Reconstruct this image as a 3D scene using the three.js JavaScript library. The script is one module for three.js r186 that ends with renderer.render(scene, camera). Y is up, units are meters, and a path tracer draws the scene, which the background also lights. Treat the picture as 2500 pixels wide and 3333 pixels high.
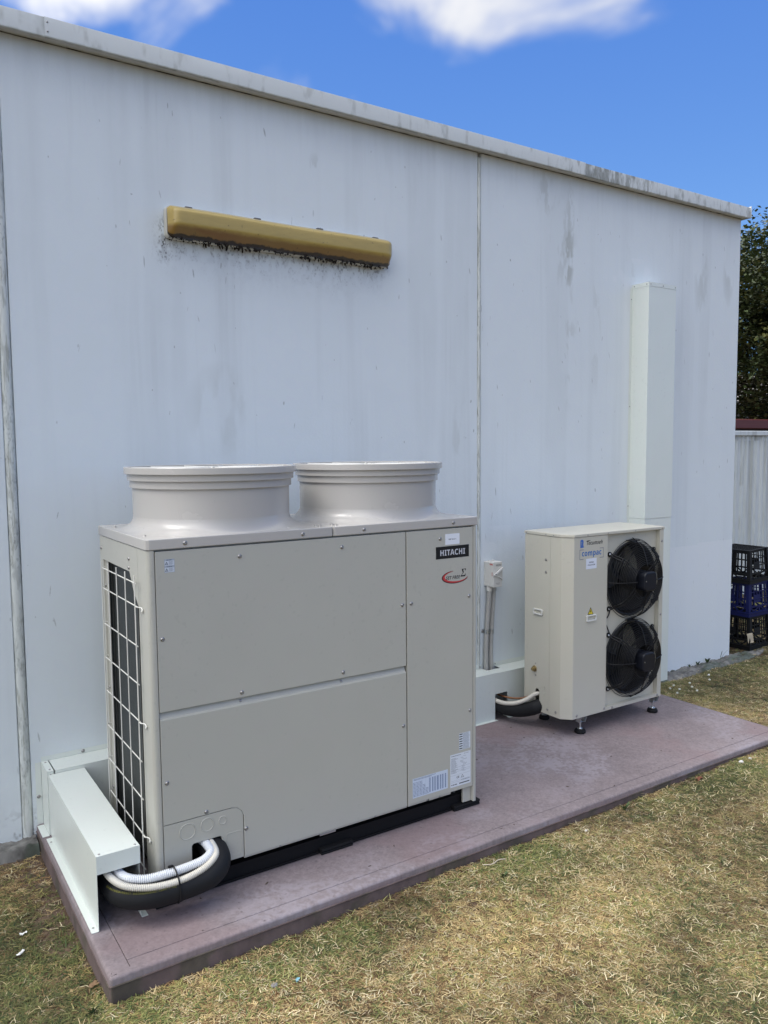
import * as THREE from 'three';
import { RoundedBoxGeometry } from 'three/addons/geometries/RoundedBoxGeometry.js';
import { mergeGeometries, mergeVertices, toCreasedNormals } from 'three/addons/utils/BufferGeometryUtils.js';

// ------------------------------------------------------------------ camera, sky, sun, exposure
const scene = new THREE.Scene();
const renderer = new THREE.WebGLRenderer({ antialias: true });
renderer.toneMapping = THREE.LinearToneMapping;
renderer.toneMappingExposure = 1.11;
renderer.shadowMap.enabled = true;

const camera = new THREE.PerspectiveCamera(65.63, 768 / 1024, 0.05, 1500);
{
  const yaw = 0.5807, pitch = -0.0820, roll = -0.0085;
  const s = Math.sin(yaw), c = Math.cos(yaw), sp = Math.sin(pitch), cp = Math.cos(pitch), sr = Math.sin(roll), cr = Math.cos(roll);
  const fwd = new THREE.Vector3(s * cp, sp, -c * cp);
  const r0 = new THREE.Vector3(c, 0, s), u0 = new THREE.Vector3(-s * sp, cp, c * sp);
  const r = r0.clone().multiplyScalar(cr).addScaledVector(u0, sr);
  const u = r0.clone().multiplyScalar(-sr).addScaledVector(u0, cr);
  camera.position.set(-0.8653, 1.7783, 3.9612);
  camera.quaternion.setFromRotationMatrix(new THREE.Matrix4().makeBasis(r, u, fwd.clone().negate()));
}
scene.add(camera);

// seeded noise
function rng(seed) { let a = seed >>> 0; return () => { a = (a + 0x6D2B79F5) | 0; let t = Math.imul(a ^ (a >>> 15), 1 | a); t = (t + Math.imul(t ^ (t >>> 7), 61 | t)) ^ t; return ((t ^ (t >>> 14)) >>> 0) / 4294967296; }; }
const PERM = new Uint16Array(1024), PVAL = new Float32Array(512);
{ const r = rng(77); const p = Array.from({ length: 512 }, (_, i) => i); for (let i = 511; i > 0; i--) { const j = Math.floor(r() * (i + 1)); [p[i], p[j]] = [p[j], p[i]]; } for (let i = 0; i < 1024; i++) PERM[i] = p[i & 511]; for (let i = 0; i < 512; i++) PVAL[i] = r(); }
function vnoise(x, y) {
  const xi = Math.floor(x), yi = Math.floor(y), fx = x - xi, fy = y - yi, u = fx * fx * (3 - 2 * fx), v = fy * fy * (3 - 2 * fy);
  const a = PERM[(xi & 511)], b = PERM[((xi + 1) & 511)], y0 = yi & 511, y1 = (yi + 1) & 511;
  const n00 = PVAL[PERM[a + y0] & 511], n10 = PVAL[PERM[b + y0] & 511], n01 = PVAL[PERM[a + y1] & 511], n11 = PVAL[PERM[b + y1] & 511];
  return n00 + (n10 - n00) * u + (n01 - n00) * v + (n00 - n10 - n01 + n11) * u * v;
}
function fbm(x, y, o = 4) { let s = 0, a = 0.5, t = 0; for (let i = 0; i < o; i++) { s += a * vnoise(x, y); t += a; a *= 0.5; x = x * 2.03 + 17.3; y = y * 2.03 + 9.1; } return s / t; }
const clamp = (v, a = 0, b = 1) => v < a ? a : v > b ? b : v;
const sstep = (a, b, v) => { const t = clamp((v - a) / (b - a)); return t * t * (3 - 2 * t); };
const lerp = (a, b, t) => a + (b - a) * t;

const SUN = new THREE.Vector3(-0.56, 0.80, -0.14).normalize();
{ // partly cloudy sky: blue air with broken bright cumulus, a wide clear gap above the roof
  const W = 2048, H = 1024, data = new Float32Array(W * H * 4);
  for (let j = 0; j < H; j++) {
    const el = ((j + 0.5) / H - 0.5) * Math.PI, y = Math.sin(el), ce = Math.cos(el);
    for (let i = 0; i < W; i++) {
      const k = (j * W + i) * 4;
      if (el < -0.03) { data[k] = 0.12; data[k + 1] = 0.13; data[k + 2] = 0.12; data[k + 3] = 1; continue; }
      const ph = ((i + 0.5) / W - 0.5) * 2 * Math.PI, x = Math.cos(ph) * ce, z = Math.sin(ph) * ce;
      const sd = x * SUN.x + y * SUN.y + z * SUN.z;
      const az = Math.atan2(x, -z) * 57.2958, ed = el * 57.2958;
      // air
      const h = Math.exp(-4.2 * clamp(y));
      let r = lerp(0.048, 0.37, h), g = lerp(0.162, 0.71, h), b = lerp(0.60, 1.10, h);
      const glow = Math.pow(clamp(sd), 6) * 0.42 + Math.pow(clamp(sd), 40) * 1.3;
      r += glow; g += glow * 0.97; b += glow * 0.92;
      // clouds on a layer
      const q = 1 / (Math.max(y, 0) + 0.10), px = x * q * 1.15, pz = z * q * 1.15;
      const wx = fbm(px * 0.9 + 3.1, pz * 0.9 + 8.2, 3) - 0.5, wz = fbm(px * 0.9 + 31.7, pz * 0.9 + 1.9, 3) - 0.5;
      let d = fbm(px * 1.5 + wx * 1.6 + 11.3, pz * 1.5 + wz * 1.6 + 4.4, 6);
      // a thick bank of cloud hides the sun, breaking up into scattered cloud away from it
      const bank = sstep(-0.25, 0.80, x * -0.66 + y * 0.75 + z * -0.06);
      const rag = 3.0 * (fbm(az * 0.13 + 2, ed * 0.25, 4) - 0.5);
      const open = sstep(-45, -12, az) * (1 - sstep(95, 150, az)) * (1 - sstep(23.6, 30.0, ed + rag + 3.0 * Math.exp(-Math.pow((az - 50) / 12, 2)) - 3.6 * Math.exp(-Math.pow((az - 27) / 4.5, 2)) + 0.2 * Math.exp(-Math.pow((az - 10) / 7, 2))));
      const cov = lerp(lerp(0.52, 0.27, bank), 0.72, open);
      d -= 0.34 * (fbm(px * 6.1 + wx * 4, pz * 6.1 + wz * 4, 5) - 0.5) * lerp(1, 0.3, bank);
      let dens = sstep(cov - 0.03, cov + 0.22, d); dens *= dens * 0.35 + 0.65; const thick = sstep(cov + 0.05, cov + 0.35, d);
      const L = 0.80 + 0.10 * thick + 1.55 * bank * bank * bank * (1 - 0.25 * thick) + 1.1 * Math.pow(clamp(sd), 8);
      dens *= lerp(0.92, 1, bank);
      r = lerp(r, L * 0.985, dens); g = lerp(g, L * 0.99, dens); b = lerp(b, L * 1.01, dens);
      data[k] = r; data[k + 1] = g; data[k + 2] = b; data[k + 3] = 1;
    }
  }
  const t = new THREE.DataTexture(data, W, H, THREE.RGBAFormat, THREE.FloatType);
  t.mapping = THREE.EquirectangularReflectionMapping; t.magFilter = THREE.LinearFilter; t.minFilter = THREE.LinearFilter; t.wrapS = THREE.RepeatWrapping; t.needsUpdate = true;
  scene.background = t; scene.environment = t;
}
const sun = new THREE.DirectionalLight(new THREE.Color(1, 0.965, 0.90), 1.5);
sun.position.copy(SUN).multiplyScalar(40); sun.castShadow = true;
Object.assign(sun.shadow.camera, { left: -15, right: 15, top: 15, bottom: -15, near: 1, far: 90 });
sun.shadow.mapSize.set(4096, 4096); sun.shadow.radius = 42;
scene.add(sun, sun.target);

// ------------------------------------------------------------------ helpers
const used = new Map();
function numbered(n) { const k = used.get(n) ?? 0; used.set(n, k + 1); return k ? `${n}_${String(k).padStart(3, '0')}` : n; }
function thing(name, label, category, base = [0, 0, 0], group) {
  const o = new THREE.Group(); o.name = numbered(name); o.position.set(...base); o.userData = { label, category }; if (group) o.userData.group = group;
  o.base = base; scene.add(o); return o;
}
// a part: geometry is given in world coordinates and moved into its thing's frame
function part(parent, name, geo, mat, label) {
  let root = parent; while (!root.base) root = root.parent;
  const g = geo.clone(); g.translate(-root.base[0], -root.base[1], -root.base[2]);
  const m = new THREE.Mesh(g, mat); m.name = name; m.castShadow = m.receiveShadow = true; if (label) m.userData.label = label;
  parent.add(m); return m;
}
// a small part that shares its geometry, at a position with a direction that its +z turns to
const ZED = new THREE.Vector3(0, 0, 1);
function piece(parent, name, geo, mat, p, dir = [0, 0, 1], spin = 0) {
  let root = parent; while (!root.base) root = root.parent;
  const m = new THREE.Mesh(geo, mat); m.name = name; m.castShadow = m.receiveShadow = true;
  m.position.set(p[0] - root.base[0], p[1] - root.base[1], p[2] - root.base[2]);
  m.quaternion.setFromUnitVectors(ZED, new THREE.Vector3(...dir).normalize()); if (spin) m.rotateZ(spin);
  parent.add(m); return m;
}
function solo(name, geo, mat, label, category, group, kind) {
  const m = new THREE.Mesh(geo, mat); m.name = numbered(name); m.castShadow = m.receiveShadow = true;
  if (label) m.userData.label = label; if (category) m.userData.category = category; if (group) m.userData.group = group; if (kind) m.userData.kind = kind;
  scene.add(m); return m;
}
function flat(g) { const n = g.index ? g.toNonIndexed() : g; for (const k of Object.keys(n.attributes)) if (!['position', 'normal', 'uv'].includes(k)) n.deleteAttribute(k); n.morphAttributes = {}; n.clearGroups(); return n; }
const merge = (list) => mergeGeometries(list.map(flat), false);
function metreUV(g) { // uv in metres by the way a face points
  const p = g.attributes.position, n = g.attributes.normal, uv = new Float32Array(p.count * 2);
  for (let i = 0; i < p.count; i++) {
    const ax = Math.abs(n.getX(i)), ay = Math.abs(n.getY(i)), az = Math.abs(n.getZ(i));
    const [u, v] = ay > ax && ay > az ? [p.getX(i), p.getZ(i)] : ax > az ? [p.getZ(i), p.getY(i)] : [p.getX(i), p.getY(i)];
    uv[i * 2] = u; uv[i * 2 + 1] = v;
  }
  g.setAttribute('uv', new THREE.BufferAttribute(uv, 2)); return g;
}
function box(x0, x1, y0, y1, z0, z1, r = 0.002, seg = 1) {
  const w = x1 - x0, h = y1 - y0, d = z1 - z0, rr = Math.min(r, w / 2.1, h / 2.1, d / 2.1);
  const g = r > 0 ? new RoundedBoxGeometry(w, h, d, seg, rr) : new THREE.BoxGeometry(w, h, d);
  g.translate((x0 + x1) / 2, (y0 + y1) / 2, (z0 + z1) / 2); return metreUV(flat(g));
}
function cyl(r0, r1, h, seg = 24, open = false) { return new THREE.CylinderGeometry(r1, r0, h, seg, 1, open); } // along y, r0 below
function tube(pts, r, seg = 40, rad = 10, closed = false) { return new THREE.TubeGeometry(new THREE.CatmullRomCurve3(pts.map((p) => new THREE.Vector3(...p)), closed, 'centripetal'), seg, r, rad, closed); }
function bar(a, b, r, rad = 8) { const A = new THREE.Vector3(...a), B = new THREE.Vector3(...b), d = B.clone().sub(A), g = new THREE.CylinderGeometry(r, r, d.length(), rad); g.applyQuaternion(new THREE.Quaternion().setFromUnitVectors(new THREE.Vector3(0, 1, 0), d.normalize())); g.translate((A.x + B.x) / 2, (A.y + B.y) / 2, (A.z + B.z) / 2); return g; }
function beam(a, b, w, t, up = [0, 0, 1]) { // flat rectangular bar
  const A = new THREE.Vector3(...a), B = new THREE.Vector3(...b), d = B.clone().sub(A), L = d.length(), y = d.clone().normalize(), z = new THREE.Vector3(...up), x = y.clone().cross(z).normalize(); z.copy(x).cross(y);
  const g = new THREE.BoxGeometry(w, L, t); g.applyMatrix4(new THREE.Matrix4().makeBasis(x, y, z)); g.translate((A.x + B.x) / 2, (A.y + B.y) / 2, (A.z + B.z) / 2); return g;
}
function poly(pts, holes = []) { const s = new THREE.Shape(pts.map((p) => new THREE.Vector2(...p))); for (const h of holes) s.holes.push(h instanceof THREE.Path ? h : new THREE.Path(h.map((p) => new THREE.Vector2(...p)))); return s; }
function rrect(x0, x1, y0, y1, r, P = THREE.Shape) { const s = new P(); const R = Array.isArray(r) ? r : [r, r, r, r]; // bl br tr tl
  s.moveTo(x0 + R[0], y0); s.lineTo(x1 - R[1], y0); if (R[1]) s.absarc(x1 - R[1], y0 + R[1], R[1], -Math.PI / 2, 0); s.lineTo(x1, y1 - R[2]); if (R[2]) s.absarc(x1 - R[2], y1 - R[2], R[2], 0, Math.PI / 2); s.lineTo(x0 + R[3], y1); if (R[3]) s.absarc(x0 + R[3], y1 - R[3], R[3], Math.PI / 2, Math.PI); s.lineTo(x0, y0 + R[0]); if (R[0]) s.absarc(x0 + R[0], y0 + R[0], R[0], Math.PI, Math.PI * 1.5); return s; }
function circ(x, y, r, P = THREE.Path) { const s = new P(); s.absarc(x, y, r, 0, Math.PI * 2, true); return s; }
function extZ(shape, z0, z1, bev = 0.0015, cs = 24) { // shape in xy, from z0 to z1
  const g = new THREE.ExtrudeGeometry(shape, { depth: z1 - z0 - 2 * bev, bevelEnabled: bev > 0, bevelSize: bev, bevelThickness: bev, bevelOffset: -bev, bevelSegments: 2, curveSegments: cs }); g.translate(0, 0, z0 + bev); return metreUV(flat(g));
}
function extY(shape, y0, y1, bev = 0.0015, cs = 12) { // shape in (x, z), extruded upward
  const g = extZ(shape, 0, y1 - y0, bev, cs); g.applyMatrix4(new THREE.Matrix4().set(1, 0, 0, 0, 0, 0, 1, y0, 0, 1, 0, 0, 0, 0, 0, 1));
  // mirrored basis: flip winding
  const p = g.attributes.position, n = g.attributes.normal; for (let i = 0; i < p.count; i += 3) for (const a of [p, n]) { const t = [a.getX(i + 1), a.getY(i + 1), a.getZ(i + 1)]; a.setXYZ(i + 1, a.getX(i + 2), a.getY(i + 2), a.getZ(i + 2)); a.setXYZ(i + 2, ...t); }
  g.computeVertexNormals(); return metreUV(toCreasedNormals(g, 0.3));
}
function extX(shape, x0, x1, bev = 0.001) { // shape in (z, y), extruded along x
  const g = extZ(shape, 0, x1 - x0, bev); g.applyMatrix4(new THREE.Matrix4().makeRotationY(-Math.PI / 2)); // x->z, z->-x
  g.translate(x1, 0, 0); g.computeVertexNormals(); return metreUV(toCreasedNormals(g, 0.3));
}
// textures
const toS = (v) => 255 * (v <= 0.0031308 ? v * 12.92 : 1.055 * Math.pow(clamp(v), 1 / 2.4) - 0.055);
function tex(w, h, fn, { srgb = true, repeat } = {}) {
  const d = new Uint8Array(w * h * 4); const o = [0, 0, 0];
  for (let j = 0; j < h; j++) for (let i = 0; i < w; i++) { fn((i + 0.5) / w, (j + 0.5) / h, o); const k = (j * w + i) * 4; if (srgb) { d[k] = toS(o[0]); d[k + 1] = toS(o[1]); d[k + 2] = toS(o[2]); } else { d[k] = 255 * clamp(o[0]); d[k + 1] = 255 * clamp(o[1]); d[k + 2] = 255 * clamp(o[2]); } d[k + 3] = 255; }
  const t = new THREE.DataTexture(d, w, h); t.magFilter = THREE.LinearFilter; t.minFilter = THREE.LinearMipmapLinearFilter; t.generateMipmaps = true; if (srgb) t.colorSpace = THREE.SRGBColorSpace;
  t.wrapS = t.wrapT = THREE.RepeatWrapping; if (repeat) t.repeat.set(...repeat); t.needsUpdate = true; return t;
}
function canvasTex(w, h, draw) { const c = document.createElement('canvas'); c.width = w; c.height = h; const x = c.getContext('2d'); draw(x, w, h); const t = new THREE.CanvasTexture(c); t.colorSpace = THREE.SRGBColorSpace; t.anisotropy = 8; return t; }
const lin = (r, g, b) => new THREE.Color().setRGB(r, g, b);
const matt = (c, rough, sp = 0.4, extra = {}) => new THREE.MeshPhysicalMaterial({ color: lin(...c), roughness: rough, specularIntensity: sp, ...extra });
const std = (c, rough = 0.6, metal = 0, extra = {}) => new THREE.MeshStandardMaterial({ color: lin(...c), roughness: rough, metalness: metal, ...extra });
// tileable noise height fields (period = 1 in uv): blend of shifted copies
function tileNoise(u, v, f, o) { const a = fbm(u * f, v * f, o), b = fbm((u - 1) * f, v * f, o), c = fbm(u * f, (v - 1) * f, o), d = fbm((u - 1) * f, (v - 1) * f, o); const x = sstep(0, 1, u), y = sstep(0, 1, v); return (a * (1 - x) + b * x) * (1 - y) + (c * (1 - x) + d * x) * y; }

const dent = tex(512, 512, (u, v, o) => { o[0] = o[1] = o[2] = 0.80 * tileNoise(u, v, 3, 2) + 0.16 * tileNoise(u, v, 9, 2) + 0.012 * tileNoise(u, v, 150, 1); }, { srgb: false, repeat: [0.9, 0.9] });
const peel = tex(256, 256, (u, v, o) => { o[0] = o[1] = o[2] = tileNoise(u, v, 60, 2); }, { srgb: false, repeat: [4, 4] });
const roughVar = tex(512, 512, (u, v, o) => { const n = tileNoise(u, v, 9, 5); o[0] = o[1] = o[2] = 0.75 + 0.5 * (n - 0.5); }, { srgb: false, repeat: [1.1, 1.1] });
const dustMap = tex(512, 512, (u, v, o) => { const n = tileNoise(u, v, 7, 5), s = tileNoise(u, v, 70, 2); const k = 1 - 0.05 * n - 0.05 * sstep(0.72, 0.8, s); o[0] = k; o[1] = k * 0.997; o[2] = k * 0.99; }, { repeat: [0.9, 0.9] });
function sheetPaint(c, rough = 0.42) { return new THREE.MeshPhysicalMaterial({ color: lin(...c), map: dustMap, roughness: rough * 1.3, roughnessMap: roughVar, bumpMap: dent, bumpScale: 0.0028, clearcoat: 0.12, clearcoatRoughness: 0.35 }); }
const M = {
  beige: sheetPaint([0.462, 0.456, 0.405], 0.36),
  beigeLid: sheetPaint([0.475, 0.458, 0.432], 0.24),
  cream: sheetPaint([0.535, 0.518, 0.440], 0.40),
  white: sheetPaint([0.715, 0.760, 0.715], 0.36),
  fanBlack: matt([0.012, 0.012, 0.013], 0.45),
  wireBlack: matt([0.010, 0.010, 0.011], 0.40, 0.6),
  motor: matt([0.008, 0.0095, 0.015], 0.40, 0.5),
  rubber: matt([0.012, 0.012, 0.013], 0.75, 0.4, { bumpMap: peel, bumpScale: 0.0006 }),
  rail: matt([0.008, 0.008, 0.009], 0.55, 0.4),
  foam: matt([0.013, 0.0135, 0.015], 0.62, 0.5, { bumpMap: peel, bumpScale: 0.0004 }),
  coilFins: std([0.16, 0.165, 0.165], 0.5, 0.4),
  screw: std([0.34, 0.33, 0.32], 0.35, 0.9),
  zinc: std([0.55, 0.57, 0.58], 0.32, 0.9),
  wireWhite: std([0.70, 0.69, 0.64], 0.4),
  conduitGrey: std([0.45, 0.44, 0.41], 0.55),
  conduitWhite: std([0.68, 0.70, 0.72], 0.5),
  conduitCream: std([0.66, 0.63, 0.55], 0.5),
  copper: std([0.50, 0.24, 0.13], 0.45, 0.85),
  brass: std([0.42, 0.33, 0.17], 0.4, 0.9),
  plastic: std([0.63, 0.62, 0.58], 0.45),
  handle: std([0.62, 0.62, 0.58], 0.4),
  paper: std([0.74, 0.76, 0.78], 0.8),
};

// small shared shapes
const SCREW = (() => { const pts = [[0, 0.0026], [0.0022, 0.0026], [0.0028, 0.0040], [0.0048, 0.0038], [0.0062, 0.0024], [0.0066, 0], [0.0088, 0], [0.0088, -0.001]].map((p) => new THREE.Vector2(p[0] + 1e-5, p[1])).reverse(); const g = new THREE.LatheGeometry(pts, 12); g.rotateX(Math.PI / 2); return flat(g); })();
const RIVET = (() => { const pts = [[0, 0.003], [0.0026, 0.0026], [0.0044, 0.0012], [0.005, -0.001]].map((p) => new THREE.Vector2(p[0] + 1e-5, p[1])).reverse(); const g = new THREE.LatheGeometry(pts, 10); g.rotateX(Math.PI / 2); return flat(g); })();
const screws = (parent, list, dir = [0, 0, 1], geo = SCREW, name = 'screw') => { for (const p of list) piece(parent, name, geo, M.screw, p, dir, p[0] * 37); };

// ------------------------------------------------------------------ terrain
const gy = (x, z) => {
  let y = x < 0 ? -0.094 : x < 3.8 ? -0.094 + 0.0125 * x : -0.0465 + 0.002 * Math.min(x - 3.8, 2);
  y += 0.018 * (fbm(x * 1.7 + 5, z * 1.7 + 5, 3) - 0.5) + 0.008 * (fbm(x * 9 + 1, z * 9 + 3, 3) - 0.5);
  if (x < -0.2 && z < 1.2) y -= 0.012 * sstep(-0.75, -0.35, x) * sstep(-0.1, 0.2, z);
  return y;
};
const slabX0 = -0.258, slabX1 = 3.83, slabZ = 1.327;
const inSlab = (x, z, m = 0) => x > slabX0 - m && x < slabX1 + m && z < slabZ + m && z > -0.2;
// how green, how bare the lawn is at a point
const greenAt = (x, z) => {
  let g = (fbm(x * 1.3 + 40, z * 1.5 + 12, 3) - 0.42) * 1.1 + 0.14 * (fbm(x * 7, z * 7 + 4, 2) - 0.4);
  if (x < -0.1) g += 0.50 * sstep(0.30, 0.7, z) + 0.10;
  const dEdge = Math.max(Math.abs(z - slabZ - 0.12), 0); if (x > -0.2 && x < 3.9) g += 0.50 * Math.exp(-Math.pow(dEdge / 0.13, 2)) * sstep(0.35, 0.6, vnoise(x * 2.6, 4.4));
  if (x > 3.8) g += 0.42 * sstep(0.95, 0.45, z) ;
  g += 0.08 * sstep(2.2, 2.9, z);
  return clamp(g);
};
const bareAt = (x, z) => {
  let b = sstep(0.54, 0.70, fbm(x * 2.7 + 70, z * 2.7 + 33, 4)) * 0.75;
  if (x < slabX0) { b = Math.max(b, sstep(0.30, 0.08, slabX0 - x) * sstep(1.5, 0.8, z), sstep(0.55, 0.1, z) * 0.9); }
  if (z > slabZ - 0.02 && z < slabZ + 0.12 && x < 3.9 && x > slabX0) b = Math.max(b, 0.75 * sstep(slabZ + 0.10, slabZ + 0.02, z));
  return clamp(b);
};
{
  const ax = [], az = [];
  const grow = (arr, from, to, s0, k) => { let v = from, s = s0; const dir = Math.sign(to - from); while ((to - v) * dir > 0) { arr.push(v); v += s * dir; s *= k; } arr.push(to); };
  const left = []; grow(left, -1.6, -420, 0.06, 1.35); left.reverse(); const mid = []; for (let x = -1.6 + 0.025; x < 6.6; x += 0.025) mid.push(x); const right = []; grow(right, 6.6, 420, 0.06, 1.35); ax.push(...left, ...mid, ...right);
  const back = []; grow(back, -1.9, -420, 0.06, 1.35); back.reverse(); const midz = []; for (let z = -1.9 + 0.025; z < 3.4; z += 0.025) midz.push(z); const fr = []; grow(fr, 3.4, 420, 0.06, 1.35); az.push(...back, ...midz, ...fr);
  const nx = ax.length, nz = az.length, pos = new Float32Array(nx * nz * 3), uv = new Float32Array(nx * nz * 2), col = new Float32Array(nx * nz * 3), idx = [];
  for (let j = 0; j < nz; j++) for (let i = 0; i < nx; i++) {
    const k = j * nx + i, x = ax[i], z = az[j], near = Math.abs(x) < 12 && Math.abs(z) < 12;
    pos[k * 3] = x; pos[k * 3 + 1] = near ? gy(x, z) + 0.006 * (fbm(x * 38, z * 38, 2) - 0.5) : -0.06; pos[k * 3 + 2] = z; uv[k * 2] = x; uv[k * 2 + 1] = z;
    const b = bareAt(x, z), g = greenAt(x, z), o = sstep(0.5, 0.7, fbm(x * 3.3 + 9, z * 3.3 + 2, 3));
    const c = [lerp(lerp(0.085, 0.150, o), 0.160, b), lerp(lerp(0.056, 0.068, o), 0.110, b), lerp(lerp(0.025, 0.023, o), 0.076, b)];
    col[k * 3] = lerp(c[0], 0.075, g * 0.5 * (1 - b)); col[k * 3 + 1] = lerp(c[1], 0.075, g * 0.5 * (1 - b)); col[k * 3 + 2] = lerp(c[2], 0.035, g * 0.5 * (1 - b));
  }
  for (let j = 0; j < nz - 1; j++) for (let i = 0; i < nx - 1; i++) { const a = j * nx + i, b = a + 1, c = a + nx, d = c + 1; idx.push(a, c, b, b, c, d); }
  const g = new THREE.BufferGeometry(); g.setAttribute('position', new THREE.BufferAttribute(pos, 3)); g.setAttribute('uv', new THREE.BufferAttribute(uv, 2)); g.setAttribute('color', new THREE.BufferAttribute(col, 3)); g.setIndex(idx); g.computeVertexNormals();
  const soil = tex(1024, 1024, (u, v, o) => { const a = tileNoise(u, v, 14, 4), f = tileNoise(u, v, 120, 3); const k = 0.55 + 0.5 * a + 0.55 * (f - 0.5) * 1.6; o[0] = clamp(k * 0.98); o[1] = clamp(k * 0.95); o[2] = clamp(k * 0.9); }, { repeat: [0.9, 0.9] });
  const soilB = tex(512, 512, (u, v, o) => { o[0] = o[1] = o[2] = 0.6 * tileNoise(u, v, 24, 3) + 0.4 * tileNoise(u, v, 110, 2); }, { srgb: false, repeat: [1.7, 1.7] });
  const m = solo('ground', g, new THREE.MeshStandardMaterial({ vertexColors: true, map: soil, roughness: 1, bumpMap: soilB, bumpScale: 0.012 })); m.userData.kind = 'structure'; m.userData.label = 'dry brown soil under the lawn';
}

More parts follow.
